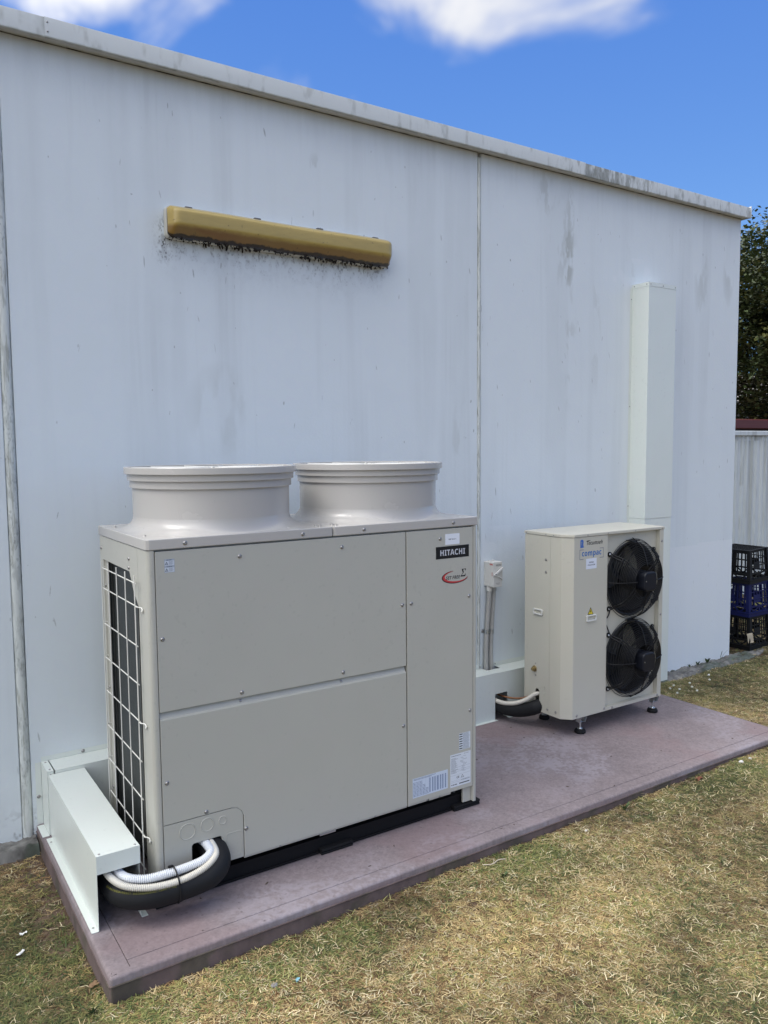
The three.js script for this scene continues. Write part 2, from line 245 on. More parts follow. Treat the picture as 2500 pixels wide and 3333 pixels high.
// ------------------------------------------------------------------ building: painted concrete panels, capping, footings
const WALLTOP = 3.609;
{
  const b = thing('building', 'white painted concrete building with metal roof capping and vertical panel joints', 'building', [-3, -0.1, -4]);
  // weathering painted on each panel: streaks of grime, specks, stains
  function panelTex(x0, x1, y0, y1, w, h, seed) {
    const r = rng(seed), specks = []; const area = (x1 - x0);
    for (let i = 0; i < 62 * area; i++) specks.push([x0 + r() * (x1 - x0), y0 + 0.2 + r() * (y1 - y0 - 0.3), 0.0012 + r() * r() * 0.006, 0.003 + r() * r() * 0.034, 0.22 + 0.6 * r(), (r() - 0.5) * 0.5]);
    const W = 0.012; const grid = new Map(); // speck lookup
    for (const s of specks) { const gx0 = Math.floor((s[0] - 0.03) / 0.05), gx1 = Math.floor((s[0] + 0.03) / 0.05), gy0 = Math.floor((s[1] - 0.05) / 0.05), gy1 = Math.floor((s[1] + 0.05) / 0.05); for (let a = gx0; a <= gx1; a++) for (let c = gy0; c <= gy1; c++) { const k = a * 1000 + c; if (!grid.has(k)) grid.set(k, []); grid.get(k).push(s); } }
    return tex(w, h, (u, v, o) => {
      const x = lerp(x0, x1, u), y = lerp(y0, y1, v), top = y1 - y;
      let k = 1 + 0.035 * (fbm(x * 1.1 + seed, y * 1.1, 4) - 0.5) + 0.03 * (fbm(x * 9 + seed, y * 9, 3) - 0.5);
      // rain streaks: narrow in x, long in y, with ragged ends
      const wob = 0.02 * (fbm(x * 3, y * 2.2 + seed, 3) - 0.5);
      const s1 = fbm((x + wob) * 7.5 + seed * 3.1, y * 0.32 + seed, 4), s2 = fbm((x + wob) * 26 + seed * 1.7, y * 0.8 + 2, 4);
      const rag = 0.45 + 0.55 * fbm(x * 16 + 3, y * 5 + seed, 3);
      let dirt = 0.62 * sstep(0.50, 0.74, s1) * rag + 0.42 * sstep(0.58, 0.80, s2) * sstep(0.35, 0.6, fbm(x * 1.2 + 9, y * 0.9 + seed, 3)) * rag;
      // drip marks just below the capping
      const dl = 0.05 + 0.55 * Math.pow(fbm(x * 13 + seed * 7, 3.3, 3), 3) * 3; dirt += 0.30 * sstep(dl, dl * 0.2, top) * sstep(0.42, 0.66, fbm(x * 42 + seed, y * 4, 3));
      let green = 0, black = 0;
      const blot = (cx, cy, rx, ry, f, amt, th = 0.5) => { const q = Math.pow((x - cx) / rx, 2) + Math.pow((y - cy) / ry, 2); if (q < 1) return amt * (1 - q) * sstep(th, th + 0.2, fbm((x + wob) * f + 5, y * f * 0.35 + cy * 9, 4)); return 0; };
      green += blot(3.27, 3.04, 0.055, 0.20, 40, 1.5, 0.42) + blot(3.22, 3.15, 0.14, 0.35, 22, 0.5) + blot(3.28, 3.30, 0.05, 0.3, 40, 0.6, 0.4) + blot(3.28, 2.5, 0.09, 0.5, 26, 0.45) + blot(3.05, 3.45, 0.10, 0.16, 40, 0.55, 0.48);
      green += blot(0.72, 1.98, 0.20, 0.26, 9, 0.45, 0.40) + blot(1.30, 3.30, 0.05, 0.10, 30, 0.5) + blot(2.33, 1.80, 0.13, 0.3, 14, 0.35) + blot(4.75, 3.05, 0.10, 0.35, 14, 0.55, 0.42) + blot(5.10, 3.12, 0.08, 0.25, 14, 0.6, 0.4) + blot(3.9, 3.0, 0.08, 0.4, 16, 0.4) + blot(3.55, 2.6, 0.06, 0.5, 20, 0.35);
      green += blot(-0.38, 2.2, 0.10, 1.3, 12, 0.35);
      // grime caught round the light fitting
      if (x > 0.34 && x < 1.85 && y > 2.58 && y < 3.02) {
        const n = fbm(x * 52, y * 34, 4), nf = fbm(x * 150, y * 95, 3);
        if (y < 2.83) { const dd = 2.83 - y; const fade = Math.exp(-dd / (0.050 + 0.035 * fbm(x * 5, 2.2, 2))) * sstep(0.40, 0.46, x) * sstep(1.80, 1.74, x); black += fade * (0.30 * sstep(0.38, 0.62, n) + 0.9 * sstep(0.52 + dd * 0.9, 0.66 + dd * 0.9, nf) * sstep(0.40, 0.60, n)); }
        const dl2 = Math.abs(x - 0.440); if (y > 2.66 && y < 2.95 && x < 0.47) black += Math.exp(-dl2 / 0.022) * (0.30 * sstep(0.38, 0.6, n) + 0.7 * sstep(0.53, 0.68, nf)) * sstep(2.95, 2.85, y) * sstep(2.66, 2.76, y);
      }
      // splash-back and peeling at the foot
      const foot = y - (x < 0 ? -0.05 : -0.076); const fh = x < 0 ? 0.34 : 0.10;
      dirt += 0.9 * sstep(fh, 0, foot) * sstep(0.36, 0.62, fbm(x * 9 + 2, y * 11, 4)); black += 0.55 * sstep(fh * 0.55, 0, foot) * sstep(0.56, 0.70, fbm(x * 42, y * 30, 4));
      let sp = 0; const L = grid.get(Math.floor(x / 0.05) * 1000 + Math.floor(y / 0.05)); if (L) for (const s of L) { const dx = (x - s[0] - s[5] * (y - s[1])) / s[2], dy = (y - s[1]) / s[3], q = dx * dx + dy * dy; if (q < 1) sp = Math.max(sp, s[4] * (1 - q * q)); }
      // fresh coat rolled on above the ground at the far end
      let fresh = 0; if (x > 3.95) { const line = 0.962 + (x > 4.78 ? 0.018 : 0) - 0.012 * (x - 4.8) + 0.004 * fbm(x * 30, 1, 2); fresh = sstep(line, line - 0.006, y); }
      if (x > 3.72 && x < 4.5 && y > 2.78 && y < 3.14) fresh = Math.max(fresh, 0.7 * sstep(0.43, 0.52, fbm(x * 5 + 3, y * 5 + 1, 4) + 0.25 * (1 - Math.hypot((x - 4.06) / 0.22, (y - 2.98) / 0.12))));
      if (x > 3.80 && x < 3.99 && y < 3.0) fresh = Math.max(fresh, 0.6 * sstep(0.09, 0.05, Math.abs(x - 3.90) + 0.05 * (fbm(x * 8, y * 4, 3) - 0.5)));
      if (x > 2.48 && x < 2.75 && y > 0.95 && y < 1.25) fresh = Math.max(fresh, 0.6 * sstep(0.45, 0.55, fbm(x * 7, y * 7, 3) + 0.2 - Math.hypot((x - 2.6) / 0.25, (y - 1.08) / 0.2) * 0.25));
      dirt *= 1 - 0.85 * fresh; green *= 1 - fresh; sp *= 1 - 0.7 * fresh;
      dirt = clamp(dirt); green = clamp(green); black = clamp(black);
      let cr = 0.688 * k, cg = 0.738 * k, cb = 0.757 * k;
      if (fresh) { cr = lerp(cr, 0.735, 0.8 * fresh); cg = lerp(cg, 0.77, 0.8 * fresh); cb = lerp(cb, 0.79, 0.8 * fresh); }
      cr = lerp(cr, 0.48, dirt * 0.33); cg = lerp(cg, 0.515, dirt * 0.33); cb = lerp(cb, 0.525, dirt * 0.33);
      cr = lerp(cr, 0.22, green * 0.42); cg = lerp(cg, 0.22, green * 0.42); cb = lerp(cb, 0.165, green * 0.42);
      cr = lerp(cr, 0.032, black * 0.90); cg = lerp(cg, 0.025, black * 0.90); cb = lerp(cb, 0.020, black * 0.90);
      cr = lerp(cr, 0.15, sp * 0.8); cg = lerp(cg, 0.15, sp * 0.8); cb = lerp(cb, 0.14, sp * 0.8);
      o[0] = cr; o[1] = cg; o[2] = cb;
    });
  }
  const bump = tex(512, 512, (u, v, o) => { o[0] = o[1] = o[2] = 0.7 * tileNoise(u, v, 60, 3) + 0.3 * tileNoise(u, v, 8, 3); }, { srgb: false, repeat: [1, 1] });
  function wallPanel(x0, x1, label, w, h, seed) {
    const y0 = -0.16, y1 = WALLTOP; const g = box(x0, x1, y0, y1, -0.15, 0, 0.006, 2); const p = g.attributes.position, uv = g.attributes.uv;
    for (let i = 0; i < p.count; i++) uv.setXY(i, (p.getX(i) - x0) / (x1 - x0), (p.getY(i) - y0) / (y1 - y0));
    const map = panelTex(x0, x1, y0, y1, w, h, seed); const bm = bump.clone(); bm.repeat.set((x1 - x0) / 0.5, (y1 - y0) / 0.5); bm.needsUpdate = true;
    return part(b, 'wall_panel', g, new THREE.MeshStandardMaterial({ map, roughness: 0.72, bumpMap: bm, bumpScale: 0.0009 }), label);
  }
  wallPanel(-0.272, 2.458, 'concrete wall panel behind the double fan unit', 1200, 1640, 3);
  wallPanel(2.486, 5.256, 'concrete wall panel with streaks and a fresh coat near the ground', 1200, 1640, 8);
  wallPanel(-3.05, -0.320, 'concrete wall panel left of the first joint', 700, 1000, 14);
  { // panels out of the frame, plain
    const m = std([0.64, 0.67, 0.69], 0.75);
    for (const [a, c] of [[-5.83, -3.09], [-8.61, -5.87], [-11.39, -8.65]]) part(b, 'wall_panel', box(a, c, -0.16, WALLTOP, -0.15, 0, 0.006), m);
    part(b, 'side_wall', box(5.10, 5.2555, -0.16, WALLTOP, -8, -0.152, 0.004), m);
    part(b, 'back_wall', box(-11.39, 5.09, -0.16, WALLTOP, -8.15, -8.002, 0.004), m);
    part(b, 'side_wall', box(-11.39, -11.24, -0.16, WALLTOP, -8, -0.152, 0.004), m);
    part(b, 'roof', box(-11.42, 5.24, 3.56, 3.655, -8.12, -0.02, 0.004), std([0.45, 0.47, 0.48], 0.6));
  }
  // joint fillers: proud beads with dirt
  const jt = tex(64, 1024, (u, v, o) => { const n = fbm(u * 5, v * 70, 4), d = fbm(u * 12 + 3, v * 220, 3); let k = 1 - 0.22 * sstep(0.45, 0.7, n) - 0.25 * sstep(0.62, 0.72, d) * sstep(0.4, 0.6, fbm(2, v * 14, 2)); const q = sstep(0.64, 0.72, fbm(u * 9, v * 40 + 9, 3)) * 0.45; o[0] = lerp(0.60 * k, 0.24, q); o[1] = lerp(0.63 * k, 0.235, q); o[2] = lerp(0.60 * k, 0.18, q); });
  const jm = new THREE.MeshStandardMaterial({ map: jt, roughness: 0.8, bumpMap: jt, bumpScale: 0.001 });
  for (const [xc, hw, dep, top] of [[-0.296, 0.0235, 0.009, WALLTOP], [2.472, 0.0138, 0.006, WALLTOP - 0.03], [-3.07, 0.02, 0.007, WALLTOP], [-5.85, 0.02, 0.007, WALLTOP], [-8.63, 0.02, 0.007, WALLTOP]]) {
    const n = 120, seg = 8, pos = [], uv = [], idx = []; const y0 = -0.14;
    for (let j = 0; j <= n; j++) { const y = lerp(y0, top, j / n), dx = 0.004 * (fbm(y * 1.6 + xc, 3, 2) - 0.5), ww = hw * (0.93 + 0.16 * fbm(y * 4 + xc, 7, 2)); for (let i = 0; i <= seg; i++) { const a = Math.PI * i / seg; pos.push(xc + dx - Math.cos(a) * ww, y, -0.022 + Math.pow(Math.sin(a), 0.55) * (0.022 + dep * (0.75 + 0.5 * fbm(y * 6, xc, 2)))); uv.push(i / seg, j / n); } }
    for (let j = 0; j < n; j++) for (let i = 0; i < seg; i++) { const a = j * (seg + 1) + i; idx.push(a, a + 1, a + seg + 1, a + 1, a + seg + 2, a + seg + 1); }
    const g = new THREE.BufferGeometry(); g.setAttribute('position', new THREE.Float32BufferAttribute(pos, 3)); g.setAttribute('uv', new THREE.Float32BufferAttribute(uv, 2)); g.setIndex(idx); g.computeVertexNormals(); part(b, 'joint_filler', g, jm);
  }
  // roof capping: folded metal lengths with a lip, lichen stained
  function capTex(x0, x1, heavy, w, seed) {
    return tex(w, 128, (u, v, o) => {
      const x = lerp(x0, x1, u), y = v; let k = 1 + 0.05 * (fbm(x * 6, y * 2 + seed, 3) - 0.5);
      const run = fbm(x * 26 + seed, y * 0.9, 4), fine = fbm(x * 90 + seed, y * 2.2, 3), amt = heavy(x);
      let d = sstep(0.60 - amt * 0.30, 0.86 - amt * 0.28, run) * (0.35 + 0.65 * amt) + 0.55 * sstep(0.62 - amt * 0.22, 0.82 - amt * 0.2, fine) * amt;
      d += sstep(0.10, 0.0, y) * sstep(0.45, 0.70, fbm(x * 18, 5, 3)) * 0.2;
      const joint = Math.max(sstep(0.05, 0.0, x - 3.335) * sstep(0, 0.003, x - 3.335), 0.8 * sstep(0.012, 0.004, Math.abs(x - 3.985 + 0.006 * (fbm(y * 5, 1, 2) - 0.5)))); d = Math.max(d, joint * sstep(0.2, 0.5, fbm(x * 40, y * 5, 3) + 0.15));
      d = clamp(d); const g = fbm(x * 12 + 4, y * 3, 2);
      o[0] = lerp(0.60 * k, lerp(0.15, 0.11, g), d * 0.72); o[1] = lerp(0.625 * k, lerp(0.145, 0.115, g), d * 0.72); o[2] = lerp(0.61 * k, lerp(0.105, 0.085, g), d * 0.72);
    });
  }
  const prof = [[-0.06, 3.690], [0.068, 3.684], [0.0795, 3.6815], [0.0805, 3.678], [0.0805, 3.601], [0.079, 3.5985], [0.070, 3.5985], [0.0685, 3.601], [0.067, 3.6150], [-0.004, 3.6150]];
  function capping(x0, x1, dz, heavy, seed, w) {
    const pos = [], uv = [], idx = [], n = Math.ceil((x1 - x0) / 0.05); let len = [0]; for (let i = 1; i < prof.length; i++) len.push(len[i - 1] + Math.hypot(prof[i][0] - prof[i - 1][0], prof[i][1] - prof[i - 1][1]));
    for (let j = 0; j <= n; j++) { const x = lerp(x0, x1, j / n), wv = 0.0016 * (fbm(x * 1.4, 6, 2) - 0.5); for (let i = 0; i < prof.length; i++) { pos.push(x, prof[i][1] + wv + dz * 0.6, prof[i][0] + dz + (i < 7 ? wv * 0.8 : 0)); uv.push(j / n, clamp((prof[i][1] - 3.6035) / 0.0865, 0.01, 0.99)); } }
    for (let j = 0; j < n; j++) for (let i = 0; i < prof.length - 1; i++) { const a = j * prof.length + i, c = a + prof.length; idx.push(a, a + 1, c, a + 1, c + 1, c); }
    let g = new THREE.BufferGeometry(); g.setAttribute('position', new THREE.Float32BufferAttribute(pos, 3)); g.setAttribute('uv', new THREE.Float32BufferAttribute(uv, 2)); g.setIndex(idx); g = toCreasedNormals(g, 0.5);
    const map = capTex(x0, x1, heavy, w, seed); return part(b, 'roof_capping', g, new THREE.MeshStandardMaterial({ map, roughness: 0.55, side: THREE.DoubleSide }));
  }
  const hv = (x) => 0.04 + 0.12 * sstep(1.2, 2.6, x) + 0.28 * sstep(2.9, 3.3, x) + 0.32 * sstep(3.32, 3.36, x) - 0.42 * sstep(3.55, 4.3, x);
  capping(-6.2, -0.088, 0, () => 0.12, 21, 512); const c1 = capping(-0.090, 3.336, 0.0025, hv, 5, 2048); const c2 = capping(3.334, 5.262, -0.001, hv, 9, 1024);
  capping(-11.42, -6.21, 0, () => 0.1, 3, 256);
  part(c2, 'end_cap', box(5.262, 5.266, 3.600, 3.692, -0.05, 0.083, 0.001), std([0.58, 0.60, 0.59], 0.6));
  screws(c1, [[-0.078, 3.662, 0.083], [-0.078, 3.622, 0.083]], [0, 0, 1], RIVET);
  // trim angle under the capping
  const sofT = tex(2048, 64, (u, v, o) => { const x = u * 6, n = fbm(x * 9, v * 3, 4), m = sstep(0.52 - 0.30 * sstep(0.3, 0.9, v), 0.70, fbm(x * 22 + 5, v * 4 + 2, 4)) * sstep(0.45, 0.85, v + 0.25 * (n - 0.5)); o[0] = lerp(0.50 + 0.1 * n, 0.045, m * 0.9); o[1] = lerp(0.51 + 0.1 * n, 0.042, m * 0.9); o[2] = lerp(0.50 + 0.1 * n, 0.034, m * 0.9); }, { repeat: [1 / 6, 1 / 0.066] });
  part(b, 'soffit_strip', extX(poly([[-0.10, 3.6140], [0.0665, 3.6140], [0.0665, 3.6120], [-0.10, 3.6120]]), -11.3, 5.258, 0), new THREE.MeshStandardMaterial({ map: sofT, roughness: 0.7 }));
  // rough concrete footings along the foot of the wall
  const ft = tex(512, 256, (u, v, o) => { const n = fbm(u * 30, v * 12, 5), m = sstep(0.48, 0.66, fbm(u * 9 + 4, v * 5, 4)); const k = 0.03 + 0.26 * n; o[0] = lerp(k, 0.045, m * 0.6); o[1] = lerp(k * 0.97, 0.058, m * 0.5); o[2] = lerp(k * 0.90, 0.035, m * 0.5); }, { repeat: [0.8, 1] });
  const fm = new THREE.MeshStandardMaterial({ map: ft, bumpMap: ft, bumpScale: 0.03, roughness: 1 });
  function footing(x0, x1, wid, hgt, endRound) {
    const nx = Math.ceil((x1 - x0) / 0.012), nz = 18, pos = [], uv = [], idx = [];
    for (let j = 0; j <= nx; j++) { const x = lerp(x0, x1, j / nx); let w = wid(x) * (0.85 + 0.35 * fbm(x * 5, 2, 3)); if (endRound) w *= Math.sqrt(clamp((x1 - x) / endRound)); for (let i = 0; i <= nz; i++) { const t = i / nz, z = -0.02 + t * (w + 0.02), e = sstep(1.0, 0.72, t); pos.push(x, lerp(gy(x, z) - 0.03, hgt(x) + 0.030 * (fbm(x * 14, z * 14, 4) - 0.5) + 0.022 * (fbm(x * 48, z * 48, 3) - 0.5), e), z); uv.push(x, t * 0.5); } }
    for (let j = 0; j < nx; j++) for (let i = 0; i < nz; i++) { const a = j * (nz + 1) + i, c = a + nz + 1; idx.push(a, a + 1, c, a + 1, c + 1, c); }
    const g = new THREE.BufferGeometry(); g.setAttribute('position', new THREE.Float32BufferAttribute(pos, 3)); g.setAttribute('uv', new THREE.Float32BufferAttribute(uv, 2)); g.setIndex(idx); g.computeVertexNormals(); return part(b, 'concrete_footing', g, fm);
  }
  footing(-3.2, -0.265, () => 0.115, () => -0.052, 0);
  footing(3.835, 5.75, (x) => 0.20 - 0.03 * sstep(4.2, 5.2, x), () => -0.030, 0.4);
}

// ------------------------------------------------------------------ the mauve concrete slab with tooled border
{
  const t = thing('concrete_slab', 'low mauve painted concrete slab with a tooled border under both units', 'slab', [1.786, -0.1, 0.66]);
  const mott = (x, z) => { const a = fbm(x * 2.1 + 3, z * 2.1, 5), c = fbm(x * 7 + 30, z * 7 + 4, 4), f = fbm(x * 60, z * 60, 3); return [a, c, f]; };
  const top = tex(2048, 700, (u, v, o) => {
    const x = lerp(slabX0, slabX1, u), z = lerp(-0.02, slabZ, v), [a, c, f] = mott(x, z);
    let r = 0.226, g = 0.186, b = 0.190; const fg = fbm(x * 150 + 2, z * 150, 2); const k = 0.86 + 0.26 * a + 0.26 * (c - 0.5) + 0.30 * (f - 0.5) + 0.34 * (fg - 0.5);
    const bloom = sstep(0.50, 0.70, fbm(x * 1.7 + 12, z * 2.3 + 7, 4)) * (0.25 + 0.75 * sstep(0.40, 0.62, 0.5 * c + 0.5 * f)), red = sstep(0.52, 0.70, fbm(x * 2.6 + 50, z * 2.6 + 18, 4));
    r *= k; g *= k; b *= k; r = lerp(r, 0.320, bloom * 0.55); g = lerp(g, 0.292, bloom * 0.55); b = lerp(b, 0.325, bloom * 0.55); r = lerp(r, 0.235, red * 0.4); g = lerp(g, 0.158, red * 0.4); b = lerp(b, 0.160, red * 0.4);
    const speck = sstep(0.86, 0.92, fbm(x * 60 + 7, z * 60, 2)); o[0] = lerp(r, 0.10, speck * 0.6); o[1] = lerp(g, 0.085, speck * 0.6); o[2] = lerp(b, 0.085, speck * 0.6);
  });
  const rgh = tex(512, 256, (u, v, o) => { const n = fbm(u * 30, v * 12, 4); o[0] = o[1] = o[2] = 0.80 + 0.4 * (n - 0.5); }, { srgb: false });
  const bm = tex(1024, 512, (u, v, o) => { o[0] = o[1] = o[2] = fbm(u * 180, v * 62, 4); }, { srgb: false });
  const topM = new THREE.MeshStandardMaterial({ map: top, roughness: 1.0, roughnessMap: rgh, bumpMap: bm, bumpScale: 0.0022 });
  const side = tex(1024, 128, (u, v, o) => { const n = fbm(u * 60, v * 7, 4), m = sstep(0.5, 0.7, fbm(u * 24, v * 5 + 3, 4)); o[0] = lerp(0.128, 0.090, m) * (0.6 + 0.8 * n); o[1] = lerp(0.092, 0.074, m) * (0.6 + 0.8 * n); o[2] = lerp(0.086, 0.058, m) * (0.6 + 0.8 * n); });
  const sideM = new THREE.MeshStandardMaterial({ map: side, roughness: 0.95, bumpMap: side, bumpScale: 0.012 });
  // top: inner field and border strips with a tooled groove between, edges chamfered
  const setUV = (g) => { const p = g.attributes.position, uv = g.attributes.uv; for (let i = 0; i < p.count; i++) uv.setXY(i, (p.getX(i) - slabX0) / (slabX1 - slabX0), (p.getZ(i) + 0.02) / (slabZ + 0.02)); return g; };
  const gx0 = -0.181, gx1 = 3.757, gz = 1.256, w = 0.0012, yb = -0.012;
  part(t, 'centre_field', setUV(box(gx0 + w, gx1 - w, yb, 0, 0.004, gz - w, 0.0018, 2)), topM);
  // nosing: swept profile round the three free sides
  const prof = [[-0.028, 0.0], [-0.013, -0.0004], [-0.006, -0.0020], [-0.0018, -0.0060], [0.0, -0.0120], [0.0008, -0.0285], [0.0038, -0.0305], [0.0042, -0.034], [0.001, -0.036], [0.0015, -0.16]];
  function sweep(path, normals, mat, name, lo, hi, uvf) {
    const pos = [], uv = [], idx = [], m = hi - lo + 1;
    path.forEach((P, j) => { for (let i = lo; i <= hi; i++) { const o = prof[i][0] + 0.0022 * (fbm(P[0] * 6 + P[1] * 6, i * 0.2, 2) - 0.5) + (i === prof.length - 1 ? 0.006 * fbm(P[0] * 4 + P[1] * 4, 9, 2) : 0), y = prof[i][1] + (i > 0 ? 0.0012 * (fbm(P[0] * 5, P[1] * 5 + 2, 2) - 0.5) : 0); const X = P[0] + normals[j][0] * o, Z = P[1] + normals[j][1] * o; pos.push(X, y, Z); uv.push(...uvf(X, y, Z, j)); } });
    for (let j = 0; j < path.length - 1; j++) for (let i = 0; i < m - 1; i++) { const a = j * m + i, c = a + m; idx.push(a, a + 1, c, a + 1, c + 1, c); }
    const g = new THREE.BufferGeometry(); g.setAttribute('position', new THREE.Float32BufferAttribute(pos, 3)); g.setAttribute('uv', new THREE.Float32BufferAttribute(uv, 2)); g.setIndex(idx); g.computeVertexNormals(); return part(t, name, g, mat);
  }
  const path = [], nor = []; const R = 0.012, step = 0.03;
  for (let z = 0; z < slabZ - R; z += step) { path.push([slabX0, z]); nor.push([-1, 0]); }
  for (let a = 0; a <= 6; a++) { const q = a / 6 * Math.PI / 2; path.push([slabX0 + R - Math.cos(q) * R, slabZ - R + Math.sin(q) * R]); nor.push([-Math.cos(q), Math.sin(q)]); }
  for (let x = slabX0 + R + step; x < slabX1 - R; x += step) { path.push([x, slabZ]); nor.push([0, 1]); }
  for (let a = 0; a <= 6; a++) { const q = a / 6 * Math.PI / 2; path.push([slabX1 - R + Math.sin(q) * R, slabZ - R + Math.cos(q) * R]); nor.push([Math.sin(q), Math.cos(q)]); }
  for (let z = slabZ - R - step; z > 0; z -= step) { path.push([slabX1, z]); nor.push([1, 0]); }
  const topUV = (x, y, z) => [(x - slabX0) / (slabX1 - slabX0), (z + 0.02) / (slabZ + 0.02)];
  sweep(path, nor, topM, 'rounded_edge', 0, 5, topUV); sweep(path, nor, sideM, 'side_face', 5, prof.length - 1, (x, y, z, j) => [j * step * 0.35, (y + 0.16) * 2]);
  const e = 0.0235, tp = -0.0003;
  part(t, 'border_band', setUV(box(slabX0 + e, gx0 - w, yb, tp, 0.004, slabZ - e, 0.0018, 2)), topM);
  part(t, 'border_band', setUV(box(gx1 + w, slabX1 - e, yb, tp, 0.004, slabZ - e, 0.0018, 2)), topM);
  part(t, 'border_band', setUV(box(gx0 + w, 1.55, yb, tp, gz + w, slabZ - e, 0.0018, 2)), topM); part(t, 'border_band', setUV(box(1.5505, gx1 - w, yb, tp, gz + w, slabZ - e, 0.0018, 2)), topM);
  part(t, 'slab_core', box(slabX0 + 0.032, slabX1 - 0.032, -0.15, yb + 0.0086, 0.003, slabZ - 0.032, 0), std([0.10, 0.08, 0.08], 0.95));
}
// ------------------------------------------------------------------ decals (flat print)
function sticker(parent, name, x0, x1, y0, y1, z, map, label, rough = 0.55) {
  const g = new THREE.BoxGeometry(x1 - x0, y1 - y0, 0.0006); g.translate((x0 + x1) / 2, (y0 + y1) / 2, z + 0.0003);
  const edge = M.paper; let root = parent; while (!root.base) root = root.parent; g.translate(-root.base[0], -root.base[1], -root.base[2]);
  const face = new THREE.MeshStandardMaterial({ map, roughness: rough });
  const m = new THREE.Mesh(g, face); m.name = name; m.castShadow = m.receiveShadow = true; if (label) m.userData.label = label; parent.add(m); return m;
}
// print with no backing: thin cut-out shapes are used for letters that sit straight on the paint
function glyphSheet(parent, name, x0, x1, y0, y1, z, w, h, draw, label) { // alpha-mapped film
  const c = document.createElement('canvas'); c.width = w; c.height = h; const x = c.getContext('2d'); draw(x, w, h);
  const t = new THREE.CanvasTexture(c); t.colorSpace = THREE.SRGBColorSpace;
  const a = document.createElement('canvas'); a.width = w; a.height = h; const ax = a.getContext('2d'); const src = x.getImageData(0, 0, w, h), dst = ax.createImageData(w, h);
  for (let i = 0; i < w * h; i++) { const v = src.data[i * 4 + 3]; dst.data[i * 4] = dst.data[i * 4 + 1] = dst.data[i * 4 + 2] = v; dst.data[i * 4 + 3] = 255; } ax.putImageData(dst, 0, 0);
  const at = new THREE.CanvasTexture(a); // spread the ink so that filtering does not darken edges
  const g = new THREE.PlaneGeometry(x1 - x0, y1 - y0); let root = parent; while (!root.base) root = root.parent; g.translate((x0 + x1) / 2 - root.base[0], (y0 + y1) / 2 - root.base[1], z - root.base[2]);
  const m = new THREE.Mesh(g, new THREE.MeshStandardMaterial({ map: t, alphaMap: at, transparent: true, roughness: 0.5 })); m.name = name; m.receiveShadow = true; if (label) m.userData.label = label; parent.add(m); return m;
}
function fakeText(x, x0, y, w, h, r, col) { x.fillStyle = col; let p = x0; while (p < x0 + w) { const l = (2 + r() * 5) * h * 0.6; x.fillRect(p, y, Math.min(l, x0 + w - p), h); p += l + h * 0.6; } }

